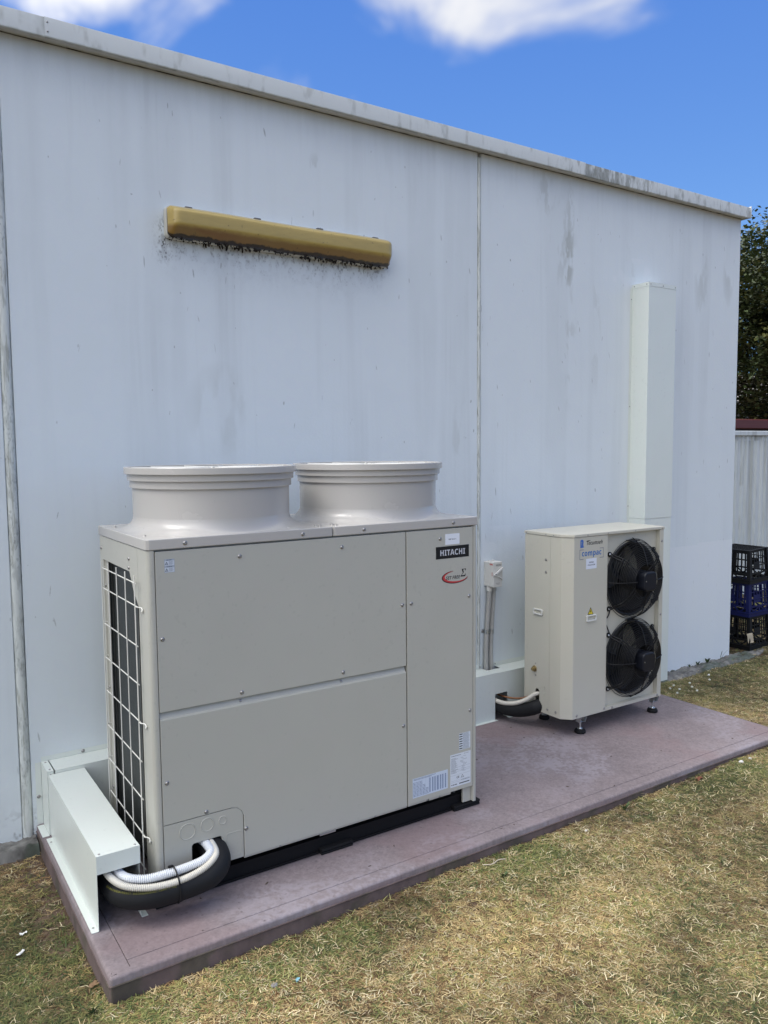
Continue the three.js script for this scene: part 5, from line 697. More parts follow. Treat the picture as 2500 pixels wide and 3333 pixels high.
    // venturi ring
    { const pr = [[0.2265, R0 - 0.0005], [0.2265, R0 + 0.004], [0.236, R0 + 0.006], [0.240, R0 + 0.003], [0.240, R0 + 0.0004]]; const pr2 = [[0.224, R0 - 0.13], [0.2258, R0 - 0.0005], ...pr.slice(1)]; const g = new THREE.LatheGeometry(pr2.map((p) => new THREE.Vector2(...p)), 72); g.rotateX(Math.PI / 2); const pp = g.attributes.position; for (let i = 0; i < pp.count; i++) pp.setZ(i, Math.abs(pp.getZ(i))); g.computeVertexNormals(); g.translate(GX, GY, 0); part(gd, 'fan_ring', g, new THREE.MeshStandardMaterial({ color: lin(0.02, 0.02, 0.021), roughness: 0.5, side: THREE.DoubleSide })); }
    // blades
    const bl = []; for (let k = 0; k < 5; k++) { const p = [], id = [], n = 10, m = 6; for (let i = 0; i <= n; i++) for (let j = 0; j <= m; j++) { const r = 0.06 + i / n * 0.155, s = j / m - 0.5, a = k * Math.PI * 2 / 5 + fi * 0.5 + 0.35 + s * (0.78 - 0.12 * i / n) - 0.55 * Math.pow(i / n, 1.6); p.push(GX + r * Math.cos(a), GY + r * Math.sin(a), 0.585 + s * 0.075 + 0.008 * Math.sin(i / n * 3)); } for (let i = 0; i < n; i++) for (let j = 0; j < m; j++) { const a = i * (m + 1) + j; id.push(a, a + m + 1, a + 1, a + 1, a + m + 1, a + m + 2); } const g = new THREE.BufferGeometry(); g.setAttribute('position', new THREE.Float32BufferAttribute(p, 3)); g.setAttribute('uv', new THREE.Float32BufferAttribute(new Float32Array(p.length / 3 * 2), 2)); g.setIndex(id); g.computeVertexNormals(); bl.push(g); }
    bl.push(cyl(0.07, 0.068, 0.07, 32).rotateX(Math.PI / 2).translate(GX, GY, 0.60));
    part(u, 'fan_blades', merge(bl), new THREE.MeshPhysicalMaterial({ color: lin(0.010, 0.0105, 0.0115), roughness: 0.5, specularIntensity: 0.6, side: THREE.DoubleSide }), fi ? 'lower black fan blades' : 'upper black fan blades');
    // motor
    const mo = part(u, 'fan_motor', merge([extZ(rrect(GX - 0.058, GX + 0.058, GY - 0.060, GY + 0.060, 0.030), 0.712, 0.775, 0.008), cyl(0.066, 0.062, 0.030, 36).rotateX(Math.PI / 2).translate(GX, GY, 0.698), cyl(0.056, 0.056, 0.06, 32).rotateX(Math.PI / 2).translate(GX, GY, 0.655)]), M.motor, fi ? 'lower black fan motor' : 'upper black fan motor');
    part(mo, 'motor_plate', (() => { const g = new THREE.CylinderGeometry(0.0668, 0.0668, 0.020, 20, 1, true, Math.PI * 0.62, 0.75); g.rotateX(Math.PI / 2); g.translate(GX, GY, 0.699); return g; })(), new THREE.MeshStandardMaterial({ color: lin(0.40, 0.42, 0.44), roughness: 0.4, metalness: 0.5, side: THREE.DoubleSide }));
    part(mo, 'screw_head', cyl(0.004, 0.004, 0.003, 10).rotateX(Math.PI / 2).translate(GX - 0.046, GY + 0.005, 0.7758), M.screw);
    part(mo, 'motor_lead', fi ? tube([[GX - 0.03, GY - 0.05, 0.69], [GX - 0.02, GY - 0.10, 0.70], [GX + 0.02, GY - 0.118, 0.705], [GX + 0.05, GY - 0.09, 0.705], [GX + 0.052, GY - 0.05, 0.69]], 0.0030, 30, 8) : tube([[GX - 0.045, GY - 0.045, 0.69], [GX - 0.075, GY - 0.085, 0.715], [GX - 0.03, GY - 0.112, 0.712], [GX + 0.03, GY - 0.10, 0.71], [GX + 0.045, GY - 0.06, 0.70]], 0.0030, 30, 8), M.wireBlack);
  });
  part(fp, 'motor_cable', merge([tube([[xs + 0.004, 0.694, R0 + 0.012], [2.978, 0.702, R0 + 0.014], [2.995, 0.722, R0 + 0.014], [3.006, 0.748, R0 + 0.012]], 0.0038, 20, 8), tube([[xs + 0.004, 0.678, R0 + 0.012], [2.972, 0.655, R0 + 0.014], [2.990, 0.622, R0 + 0.014], [3.008, 0.592, R0 + 0.012]], 0.0038, 20, 8)]), M.wireBlack);
  // feet
  for (const [fx, fz] of [[2.775, 0.610], [3.462, 0.612], [2.775, 0.300], [3.462, 0.300]]) {
    const f = part(u, 'levelling_foot', (() => { const pr = [[0.001, 0.0004], [0.031, 0.0004], [0.0345, 0.004], [0.0345, 0.013], [0.031, 0.021], [0.022, 0.027], [0.001, 0.028]].map((p) => new THREE.Vector2(...p)); const g = new THREE.LatheGeometry(pr, 32); g.translate(fx, 0, fz); return g; })(), M.rubber, 'black rubber levelling foot');
    part(f, 'threaded_stem', merge([cyl(0.0058, 0.0058, 0.075, 14).translate(fx, 0.0645, fz), cyl(0.015, 0.012, 0.006, 6).translate(fx, 0.031, fz), cyl(0.019, 0.019, 0.002, 20).translate(fx, 0.0285, fz)]), M.zinc);
    part(f, 'foot_bracket', (() => { const dz = fz > 0.5 ? 1 : -1; return merge([box(fx - 0.026, fx + 0.026, 0.072, 0.0745, fz - 0.018, fz + 0.018, 0.001), beam([fx - 0.0245, 0.073, fz + 0.004], [fx - 0.0245, 0.1135, fz + 0.02 * dz], 0.030, 0.0025, [1, 0, 0]), beam([fx + 0.0245, 0.073, fz + 0.004], [fx + 0.0245, 0.1135, fz + 0.02 * dz], 0.030, 0.0025, [1, 0, 0]), cyl(0.010, 0.010, 0.007, 6).translate(fx, 0.0785, fz)]); })(), M.zinc);
  }
}
// ------------------------------------------------------------------ pipes from the wall cover into the small unit
{
  const p = thing('pipe_bundle', 'short black insulated pipe, white conduit and copper line entering the small unit', 'pipes', [2.56, 0, 0.25]);
  part(p, 'insulated_pipe', tube([[2.535, 0.085, 0.06], [2.537, 0.085, 0.12], [2.545, 0.083, 0.19], [2.562, 0.088, 0.26], [2.585, 0.105, 0.33], [2.605, 0.130, 0.385], [2.64, 0.15, 0.41]], 0.044, 48, 22), M.foam, 'black foam insulation');
  part(p, 'ribbed_conduit', ribbed([[2.515, 0.128, 0.08], [2.510, 0.124, 0.15], [2.520, 0.126, 0.21], [2.545, 0.142, 0.28], [2.575, 0.178, 0.345], [2.602, 0.215, 0.385], [2.64, 0.225, 0.405]], 0.0137, 0.0068, 0.0024), M.conduitCream, 'white ribbed conduit');
  part(p, 'copper_line', tube([[2.56, 0.148, 0.07], [2.562, 0.146, 0.14], [2.575, 0.150, 0.21], [2.59, 0.165, 0.28], [2.602, 0.20, 0.36], [2.64, 0.215, 0.40]], 0.0062, 40, 10), M.copper, 'bare copper line');
}
// ------------------------------------------------------------------ milk crates stacked upside down beyond the corner
{
  const S = 0.166, T = 0.148, Hc = 0.292; // half widths at the open rim (below) and at the base (above)
  function crate(mat, label, pos, turn, lean) {
    const c = new THREE.Group(); c.name = numbered('milk_crate'); c.userData = { label, category: 'crate', group: 'milk crates in the stack' }; c.position.set(...pos); c.rotation.set(lean[0], turn, lean[1]); c.base = [0, 0, 0]; scene.add(c);
    const hw = (y) => lerp(S, T, y / Hc);
    for (let k = 0; k < 4; k++) {
      const g = []; const P = (s, y, o = 0) => { const h = hw(y) - 0.004 + o; return [s * hw(y), y, h]; };
      for (const s of [-0.72, -0.46, 0.30, 0.52, 0.74]) g.push(beam(P(s, 0.085), P(s, Hc - 0.02), 0.011, 0.005));
      for (const s of [-0.20, 0.06]) g.push(beam(P(s, 0.18), P(s, Hc - 0.02), 0.010, 0.005));
      g.push(beam(P(-0.18, 0.118), P(-0.18, 0.185), 0.100, 0.004)); // blank maker's panel
      for (const y of [0.085, 0.150, 0.212]) g.push(beam(P(-0.93, y, 0.002), P(0.93, y, 0.002), y === 0.085 ? 0.014 : 0.007, 0.006));
      for (const [a, b] of [[-0.85, -0.45], [-0.05, -0.45], [0.05, 0.45], [0.85, 0.45]]) g.push(beam(P(a, 0.085), P(b, 0.035), 0.012, 0.006));
      g.push(beam(P(0, 0.035), P(0, 0.1), 0.016, 0.006)); g.push(beam(P(-0.95, 0.037), P(0.95, 0.037), 0.010, 0.007));
      g.push(beam(P(-0.93, Hc - 0.012), P(0.93, Hc - 0.012), 0.022, 0.006));
      const w = merge(g); w.rotateY(k * Math.PI / 2); part(c, 'side_wall', w, mat);
      const post = merge([beam([hw(0) * 0.955, 0.01, hw(0) * 0.955], [hw(Hc) * 0.955, Hc - 0.002, hw(Hc) * 0.955], 0.030, 0.030)]); post.rotateY(k * Math.PI / 2); part(c, 'corner_post', post, mat);
      const rim = merge([beam([-hw(0) - 0.003, 0.017, hw(0) + 0.001], [hw(0) + 0.003, 0.017, hw(0) + 0.001], 0.034, 0.007), beam([-hw(0) - 0.006, 0.034, hw(0) + 0.005], [hw(0) + 0.006, 0.034, hw(0) + 0.005], 0.006, 0.012)]); rim.rotateY(k * Math.PI / 2); part(c, 'rim', rim, mat);
    }
    const base = []; for (let i = -4; i <= 4; i++) { base.push(box(i * T / 4.4 - 0.004, i * T / 4.4 + 0.004, Hc - 0.010, Hc - 0.002, -T, T, 0)); base.push(box(-T, T, Hc - 0.012, Hc - 0.0035, i * T / 4.4 - 0.004, i * T / 4.4 + 0.004, 0)); }
    base.push(box(-T - 0.012, T + 0.012, Hc - 0.003, Hc + 0.002, T - 0.012, T + 0.010, 0.001), box(-T - 0.012, T + 0.012, Hc - 0.003, Hc + 0.002, -T - 0.010, -T + 0.012, 0.001), box(T - 0.012, T + 0.010, Hc - 0.003, Hc + 0.002, -T, T, 0.001), box(-T - 0.010, -T + 0.012, Hc - 0.003, Hc + 0.002, -T, T, 0.001));
    part(c, 'base_grid', merge(base), mat); return c;
  }
  const blk = matt([0.007, 0.007, 0.0075], 0.5, 0.5), blue = matt([0.007, 0.010, 0.070], 0.45, 0.5);
  const gx = 5.72, gz = -0.175, g0 = gy(gx, gz) + 0.006;
  const c0 = crate(blk, 'black milk crate at the bottom of the stack with a torn paper tag', [gx, g0, gz], 0.03, [0, 0.012]);
  crate(blue, 'dark blue milk crate between two black ones', [gx - 0.012, g0 + 0.2975, gz + 0.003], -0.02, [0, 0.012]);
  crate(blk, 'black milk crate on top of the blue one', [gx - 0.038, g0 + 0.595, gz - 0.004], 0.07, [0.01, 0.03]);
  // paper tag on the corner of the lowest crate
  const tag = new THREE.Group(); const tg = new THREE.PlaneGeometry(0.048, 0.088, 4, 6); { const p = tg.attributes.position, r = rng(8); for (let i = 0; i < p.count; i++) p.setXYZ(i, p.getX(i) + (r() - 0.5) * 0.004, p.getY(i), 0.004 * Math.sin(p.getY(i) * 60) + (r() - 0.5) * 0.002); tg.computeVertexNormals(); } tg.rotateZ(0.2); tg.rotateY(-0.7); tg.translate(-0.163, 0.115, 0.170);
  const tm = new THREE.Mesh(tg, new THREE.MeshStandardMaterial({ color: lin(0.48, 0.42, 0.32), roughness: 0.95, side: THREE.DoubleSide })); tm.name = 'paper_tag'; tm.userData.label = 'torn buff paper tag'; c0.add(tm);
}
// ------------------------------------------------------------------ sheet metal fence
{
  const f = thing('fence', 'weathered grey sheet metal fence with a flat top rail behind the crates', 'fence', [8, -0.05, -1.62]);
  const ft = tex(512, 512, (u, v, o) => { const s = fbm(u * 26, v * 1.6, 4), q = fbm(u * 70 + 3, v * 5, 4), m = sstep(0.5, 0.75, s) * 0.55 + sstep(0.55, 0.75, q) * sstep(0.42, 0.6, fbm(u * 6, v * 5, 3)) * 0.5; const k = 1 + 0.08 * (fbm(u * 7, v * 7, 3) - 0.5); o[0] = lerp(0.60 * k, 0.30, m * 0.8); o[1] = lerp(0.635 * k, 0.305, m * 0.8); o[2] = lerp(0.63 * k, 0.27, m * 0.8); }, { repeat: [0.65, 0.5] });
  const fm = new THREE.MeshStandardMaterial({ map: ft, roughness: 0.62, side: THREE.DoubleSide });
  const top = 1.93, z = -1.62; const wave = [[0, 0], [0.045, 0], [0.058, 0.022], [0.082, 0.022], [0.095, 0], [0.165, 0], [0.178, 0.022], [0.190, 0.022], [0.203, 0]];
  for (let k = 0; k < 7; k++) { const x0 = 5.28 + k * 0.816; const pts = []; for (let i = 0; i < 4; i++) for (const w of wave.slice(0, 8)) pts.push([x0 + i * 0.203 + w[0], z + w[1] - 0.011]); pts.push([x0 + 0.812, z - 0.011]); const pos = [], uv = [], idx = []; pts.forEach((p, i) => { pos.push(p[0], -0.09, p[1], p[0], top - 0.02, p[1]); uv.push(p[0], 0, p[0], 2.1); if (i) { const a = (i - 1) * 2; idx.push(a, a + 2, a + 1, a + 1, a + 2, a + 3); } }); let g = new THREE.BufferGeometry(); g.setAttribute('position', new THREE.Float32BufferAttribute(pos, 3)); g.setAttribute('uv', new THREE.Float32BufferAttribute(uv, 2)); g.setIndex(idx); g = toCreasedNormals(g, 0.3); part(f, 'fence_sheet', g, fm); }
  part(f, 'top_rail', extX(poly([[z - 0.035, top - 0.056], [z + 0.032, top - 0.056], [z + 0.038, top - 0.050], [z + 0.038, top - 0.006], [z + 0.032, top], [z - 0.035, top]]), 5.28, 11.0, 0.001), fm);
  for (const x of [7.6, 10.0]) part(f, 'fence_post', box(x - 0.025, x + 0.025, -0.1, top - 0.08, z - 0.09, z - 0.04, 0.003), fm);
}
// ------------------------------------------------------------------ neighbour's carport edge, pale house, tree beyond the fence
{
  const c = thing('carport', 'dark red metal carport roof edge showing just above the fence', 'carport', [13, -0.05, -6]);
  const red = std([0.105, 0.024, 0.020], 0.5);
  part(c, 'gutter', extX(poly([[-4.12, 2.030], [-4.00, 2.030], [-3.985, 2.045], [-3.985, 2.180], [-4.00, 2.195], [-4.02, 2.195], [-4.02, 2.10], [-4.12, 2.10]]), 9.4, 16.0, 0.001), red); part(c, 'roof_sheet', box(9.4, 16, 2.150, 2.162, -8.0, -4.03, 0.003), red);
  part(c, 'fascia', box(9.42, 15.98, 1.94, 2.028, -4.10, -4.04, 0.003), std([0.020, 0.008, 0.008], 0.8));
  for (const [x, z] of [[9.6, -4.2], [12.7, -4.2], [15.8, -4.2], [9.6, -7.8], [15.8, -7.8]]) part(c, 'post', box(x - 0.045, x + 0.045, -0.08, 2.149, z - 0.035, z + 0.035, 0.004), red);
}
{
  const h = thing('house', 'pale rendered house far behind the leafy tree', 'house', [42, -0.06, -20]);
  const w = std([0.62, 0.60, 0.56], 0.85); part(h, 'wall', box(32, 52, -0.06, 3.6, -26, -18, 0), w); part(h, 'roof', (() => { const s = poly([[-27, 3.5], [-17, 3.5], [-17, 3.65], [-22, 5.6], [-27, 3.65]]); return extX(s, 31.4, 52.6, 0); })(), std([0.36, 0.33, 0.30], 0.8));
  for (const x of [33.5, 39, 46]) { const wn = part(h, 'window', box(x, x + 1.6, 1.0, 2.4, -18.02, -17.94, 0.01), std([0.7, 0.7, 0.68], 0.5)); part(wn, 'pane', box(x + 0.1, x + 1.5, 1.1, 2.3, -17.938, -17.925, 0), std([0.03, 0.035, 0.04], 0.08)); }
}
function tree(name, label, base, crownC, rad, leaves, leafSize, seed) {
  const t = thing(name, label, 'tree', base, 'trees beyond the fence'); const r = rng(seed);
  const limb = []; const tips = [];
  function grow(p, dir, len, rad0, depth) { const n = 5, pts = [p.clone()]; let d = dir.clone(); for (let i = 0; i < n; i++) { d.add(new THREE.Vector3(r() - 0.5, (r() - 0.35) * 0.6, r() - 0.5).multiplyScalar(0.35)).normalize(); pts.push(pts[i].clone().addScaledVector(d, len / n)); }
    const cv = new THREE.CatmullRomCurve3(pts); const g = new THREE.TubeGeometry(cv, 10, rad0, 7); const pa = g.attributes.position, vv = new THREE.Vector3(); for (let i = 0; i <= 10; i++) { const c = cv.getPointAt(i / 10), k = 1 - 0.5 * i / 10; for (let j = 0; j <= 7; j++) { const q = i * 8 + j; vv.fromBufferAttribute(pa, q).sub(c).multiplyScalar(k).add(c); pa.setXYZ(q, vv.x, vv.y, vv.z); } } limb.push(g);
    const e = pts[n]; tips.push(e); if (depth > 0) { const m = depth > 2 ? 4 : 3; for (let k = 0; k < m; k++) { const nd = d.clone().add(new THREE.Vector3((r() - 0.5) * 1.7, (r() - 0.3) * 1.0, (r() - 0.5) * 1.7)).normalize(); grow(pts[2 + Math.floor(r() * 4)] ?? e, nd, len * (0.62 + 0.2 * r()), rad0 * 0.52, depth - 1); } } }
  grow(new THREE.Vector3(...base), new THREE.Vector3(0.05, 1, 0), crownC[1] * 0.62, rad[1] * 0.055, 3);
  part(t, 'trunk', merge(limb), std([0.055, 0.045, 0.036], 0.95));
  // crown: leaf clumps through the volume, thinner in places
  const lg = new THREE.BufferGeometry(); lg.setAttribute('position', new THREE.Float32BufferAttribute([0, 0, 0, 0.34, 0.42, 0.06, 0, 1, -0.04, -0.34, 0.42, 0.06, 0, 0.45, -0.03], 3)); lg.setAttribute('uv', new THREE.Float32BufferAttribute([0.5, 0, 1, 0.4, 0.5, 1, 0, 0.4, 0.5, 0.45], 2)); lg.setIndex([0, 1, 4, 1, 2, 4, 2, 3, 4, 3, 0, 4]); lg.computeVertexNormals();
  const lm = new THREE.MeshPhysicalMaterial({ color: 0xffffff, roughness: 0.5, side: THREE.DoubleSide, transmission: 0.28, thickness: 0 });
  const im = new THREE.InstancedMesh(lg, lm, leaves); im.name = 'crown'; im.castShadow = im.receiveShadow = true; im.userData.kind = 'stuff';
  const m4 = new THREE.Matrix4(), q = new THREE.Quaternion(), eu = new THREE.Euler(), sc = new THREE.Vector3(), ps = new THREE.Vector3(), col = new THREE.Color(); const clumps = [];
  const nc = Math.round(leaves / 46); for (let i = 0; i < nc; i++) { let x, y, z, l; do { x = r() * 2 - 1; y = r() * 2 - 1; z = r() * 2 - 1; l = x * x + y * y + z * z; } while (l > 1 || l < 0.16 * r()); const bulge = 0.80 + 0.34 * fbm(x * 2.2 + seed, y * 2.2 + z * 1.7, 3); const px = crownC[0] + x * rad[0] * bulge, py = crownC[1] + y * rad[1] * bulge, pz = crownC[2] + z * rad[2] * bulge; if (fbm(px * 0.8 + 4, py * 0.8 + pz * 0.5, 3) < 0.33) { if (r() < 0.8) { i--; continue; } } clumps.push([px, py, pz, r(), r()]); }
  for (let i = 0; i < leaves; i++) { const c = clumps[i % clumps.length]; const s = leafSize * (0.6 + 0.7 * r()); const rr = 0.25 * leafSize / 0.08; const u1 = (r() + r() - 1), u2 = (r() + r() - 1), u3 = (r() + r() - 1); ps.set(c[0] + u1 * rr - base[0], c[1] + u2 * rr * 0.8 - base[1], c[2] + u3 * rr - base[2]); eu.set(-0.5 - r() * 1.6, r() * 6.283, (r() - 0.5) * 1.4, 'YXZ'); q.setFromEuler(eu); sc.set(s, s, s); m4.compose(ps, q, sc); im.setMatrixAt(i, m4); const k = 0.65 + 0.6 * c[3] * 0.6 + 0.35 * r(); const y = c[4] > 0.78 ? 1 : 0; col.setRGB((0.048 + 0.05 * y) * k, (0.070 + 0.032 * y) * k, (0.018 + 0.004 * y) * k); im.setColorAt(i, col); }
  t.add(im); return t;
}
tree('leafy_tree', 'tall dense dark green tree standing behind the carport', [16.2, -0.06, -5.2], [16.2, 4.1, -5.2], [3.2, 2.55, 2.9], 120000, 0.10, 41);

// ------------------------------------------------------------------ lawn: blades lying about, dry and green
{
  function blade(len, wid, lean, curl, yaw, ox, oz, oy = 0) {
    const n = 3, pos = [], idx = []; const cy = Math.cos(yaw), sy = Math.sin(yaw);
    for (let i = 0; i <= n; i++) { const t = i / n, a = lean - curl * t, d = len * t, hx = Math.cos(a) * d, hy = Math.sin(Math.max(a, 0.02)) * d * (1 - 0.25 * t * t), w = wid * (i === n ? 0.12 : 1 - 0.45 * t) / 2; for (const s of [-1, 1]) { pos.push(ox + cy * hx - sy * w * s, oy + hy, oz + sy * hx + cy * w * s); } if (i) { const k = (i - 1) * 2; idx.push(k, k + 1, k + 2, k + 1, k + 3, k + 2); } }
    const g = new THREE.BufferGeometry(); g.setAttribute('position', new THREE.Float32BufferAttribute(pos, 3)); g.setIndex(idx); g.computeVertexNormals(); return g;
  }
  const strip = (l) => { const g = mergeGeometries(l, false); return g; };
  const r = rng(99);
  const dry = [], green = [];
  for (let v = 0; v < 5; v++) { const l = []; for (let k = 0; k < 9; k++) l.push(blade(0.010 + 0.022 * r(), 0.0014 + 0.0018 * r(), 0.05 + 0.55 * r() * r(), 0.25 + 0.3 * r(), r() * 6.28, (r() - 0.5) * 0.03, (r() - 0.5) * 0.03, 0.001 + 0.006 * r())); dry.push(strip(l)); }
  for (let v = 0; v < 4; v++) { const l = []; for (let k = 0; k < 9; k++) l.push(blade(0.012 + 0.026 * r(), 0.0016 + 0.0018 * r(), 0.25 + 0.9 * r(), 0.5 + 0.4 * r(), r() * 6.28, (r() - 0.5) * 0.02, (r() - 0.5) * 0.02)); green.push(strip(l)); }
  const straw = []; for (let v = 0; v < 3; v++) { const l = []; for (let k = 0; k < 3; k++) l.push(blade(0.014 + 0.020 * r(), 0.0016 + 0.0012 * r(), 0.10 + 0.5 * r(), 0.15 + 0.2 * r(), r() * 6.28, (r() - 0.5) * 0.03, (r() - 0.5) * 0.03, 0.006 + 0.006 * r())); straw.push(strip(l)); }
  const lists = { straw: straw.map(() => []), dry: dry.map(() => []), green: green.map(() => []) };
  const put = (x, z, scale) => {
    if (inSlab(x, z, 0.012)) return; if (z < 0.015 && x < 5.27) return; if (x > 3.8 && x < 5.6 && z < 0.17 && r() < 0.93) return; if (x < slabX0 && z < 0.13 && r() < 0.75) return; if (z < -1.66 && x > 5.2) return; if (x > 5.5 && x < 5.95 && z < 0.05 && z > -0.4 && r() < 0.5) return;
    const b = bareAt(x, z), g = greenAt(x, z); if (r() < b * 0.88) return;
    if (r() < (x < slabX0 + 0.1 ? 0.02 : 0.065)) { const q = r(), k2 = 0.6 + 0.5 * r(), cc = q < 0.5 ? [0.56, 0.45, 0.24] : q < 0.68 ? [0.74, 0.64, 0.41] : [0.36, 0.345, 0.13]; lists.straw[Math.floor(r() * 3)].push([x, gy(x, z), z, r() * 6.28, scale * (0.7 + 0.6 * r()), cc[0] * k2, cc[1] * k2, cc[2] * k2]); }
    const isG = r() < g * 0.75 + 0.07; const hue = r(), n = fbm(x * 1.3 + 3, z * 1.3 + 8, 3), k = 0.42 + 0.70 * r(), yel = sstep(0.40, 0.62, fbm(x * 0.9 + 21, z * 0.9 + 5, 3)); let c;
    if (isG) c = hue < 0.45 ? [0.185, 0.215, 0.060] : hue < 0.80 ? [0.285, 0.285, 0.090] : [0.085, 0.135, 0.040];
    else if (hue < 0.36) c = [0.57, 0.425, 0.200]; else if (hue < 0.45) c = [0.76, 0.640, 0.390]; else if (hue < 0.66) c = [0.34, 0.212, 0.090]; else if (hue < 0.66 + 0.24 * yel) c = [0.42, 0.350, 0.120]; else c = [0.185, 0.105, 0.045];
    const pt = 0.84 * (0.62 + 0.76 * sstep(0.30, 0.70, 0.6 * n + 0.4 * fbm(x * 5 + 13, z * 5 + 2, 3))); const y = gy(x, z); (isG ? lists.green : lists.dry)[Math.floor(r() * (isG ? 4 : 5))].push([x, y, z, r() * 6.28, scale * (0.75 + 0.55 * r()), c[0] * k * pt, c[1] * k * pt, c[2] * k * pt]);
  };
  const fill = (x0, x1, z0, z1, per, sc) => { const n = Math.round((x1 - x0) * (z1 - z0) * per); for (let i = 0; i < n; i++) put(lerp(x0, x1, r()), lerp(z0, z1, r()), sc); };
  fill(-0.9, 3.9, slabZ, 2.8, 17000, 1.0); fill(-0.9, 3.9, 2.8, 3.1, 5000, 1.0); fill(3.83, 6.6, -0.4, 2.2, 11000, 1.05); fill(-1.2, slabX0, -0.02, 2.2, 13000, 1.0); fill(-3, 8, 3.1, 5.2, 900, 1.3); fill(3.9, 9, 2.2, 3.1, 1200, 1.3); fill(6.6, 10, -1.7, 2.2, 1200, 1.3); fill(5.3, 6.6, -1.7, -0.4, 2600, 1.1); fill(-4, -1.6, 0, 3.1, 900, 1.3);
  const m4 = new THREE.Matrix4(), q = new THREE.Quaternion(), up = new THREE.Vector3(0, 1, 0), sc = new THREE.Vector3(), ps = new THREE.Vector3(), col = new THREE.Color();
  for (const [kind, geos, label] of [['dry', dry, 'short dry straw coloured lawn grass'], ['straw', straw, 'long pale bleached grass blades on the lawn'], ['green', green, 'short green lawn grass']]) geos.forEach((g, v) => {
    const L = lists[kind][v]; const im = new THREE.InstancedMesh(g, new THREE.MeshStandardMaterial({ color: 0xffffff, roughness: 0.8, side: THREE.DoubleSide }), L.length);
    im.name = numbered(kind === 'dry' ? 'dry_grass' : kind === 'straw' ? 'bleached_grass' : 'green_grass'); im.userData = { kind: 'stuff', label, category: 'grass' }; im.castShadow = im.receiveShadow = true;
    L.forEach((e, i) => { ps.set(e[0], e[1], e[2]); q.setFromAxisAngle(up, e[3]); sc.set(e[4], e[4], e[4]); m4.compose(ps, q, sc); im.setMatrixAt(i, m4); col.setRGB(e[5], e[6], e[7]); im.setColorAt(i, col); }); scene.add(im);
  });
  // crumbs of soil and thatch along the bare edges
  { const cg = new THREE.IcosahedronGeometry(1, 0); const L = []; for (let i = 0; i < 60000; i++) { const x = lerp(-1.4, 4.2, r()), z = lerp(0.0, 2.6, r()); if (inSlab(x, z, 0.01) || z < 0.02) continue; if (r() < bareAt(x, z)) L.push([x, z]); }
    const im = new THREE.InstancedMesh(cg, std([1, 1, 1], 1), L.length); im.name = 'soil_crumbs'; im.userData = { kind: 'stuff', label: 'loose brown soil crumbs in the bare patches', category: 'soil' }; im.castShadow = im.receiveShadow = true;
    L.forEach(([x, z], i) => { const s = 0.0012 + 0.0042 * Math.pow(r(), 3); ps.set(x, gy(x, z) + s * 0.4, z); q.setFromAxisAngle(new THREE.Vector3(r() - 0.5, r() - 0.5, r() - 0.5).normalize(), r() * 6); sc.set(s, s * 0.7, s * (0.7 + 0.6 * r())); m4.compose(ps, q, sc); im.setMatrixAt(i, m4); const k = 0.6 + 0.7 * r(); col.setRGB(0.20 * k, 0.145 * k, 0.10 * k); im.setColorAt(i, col); }); scene.add(im); }
}
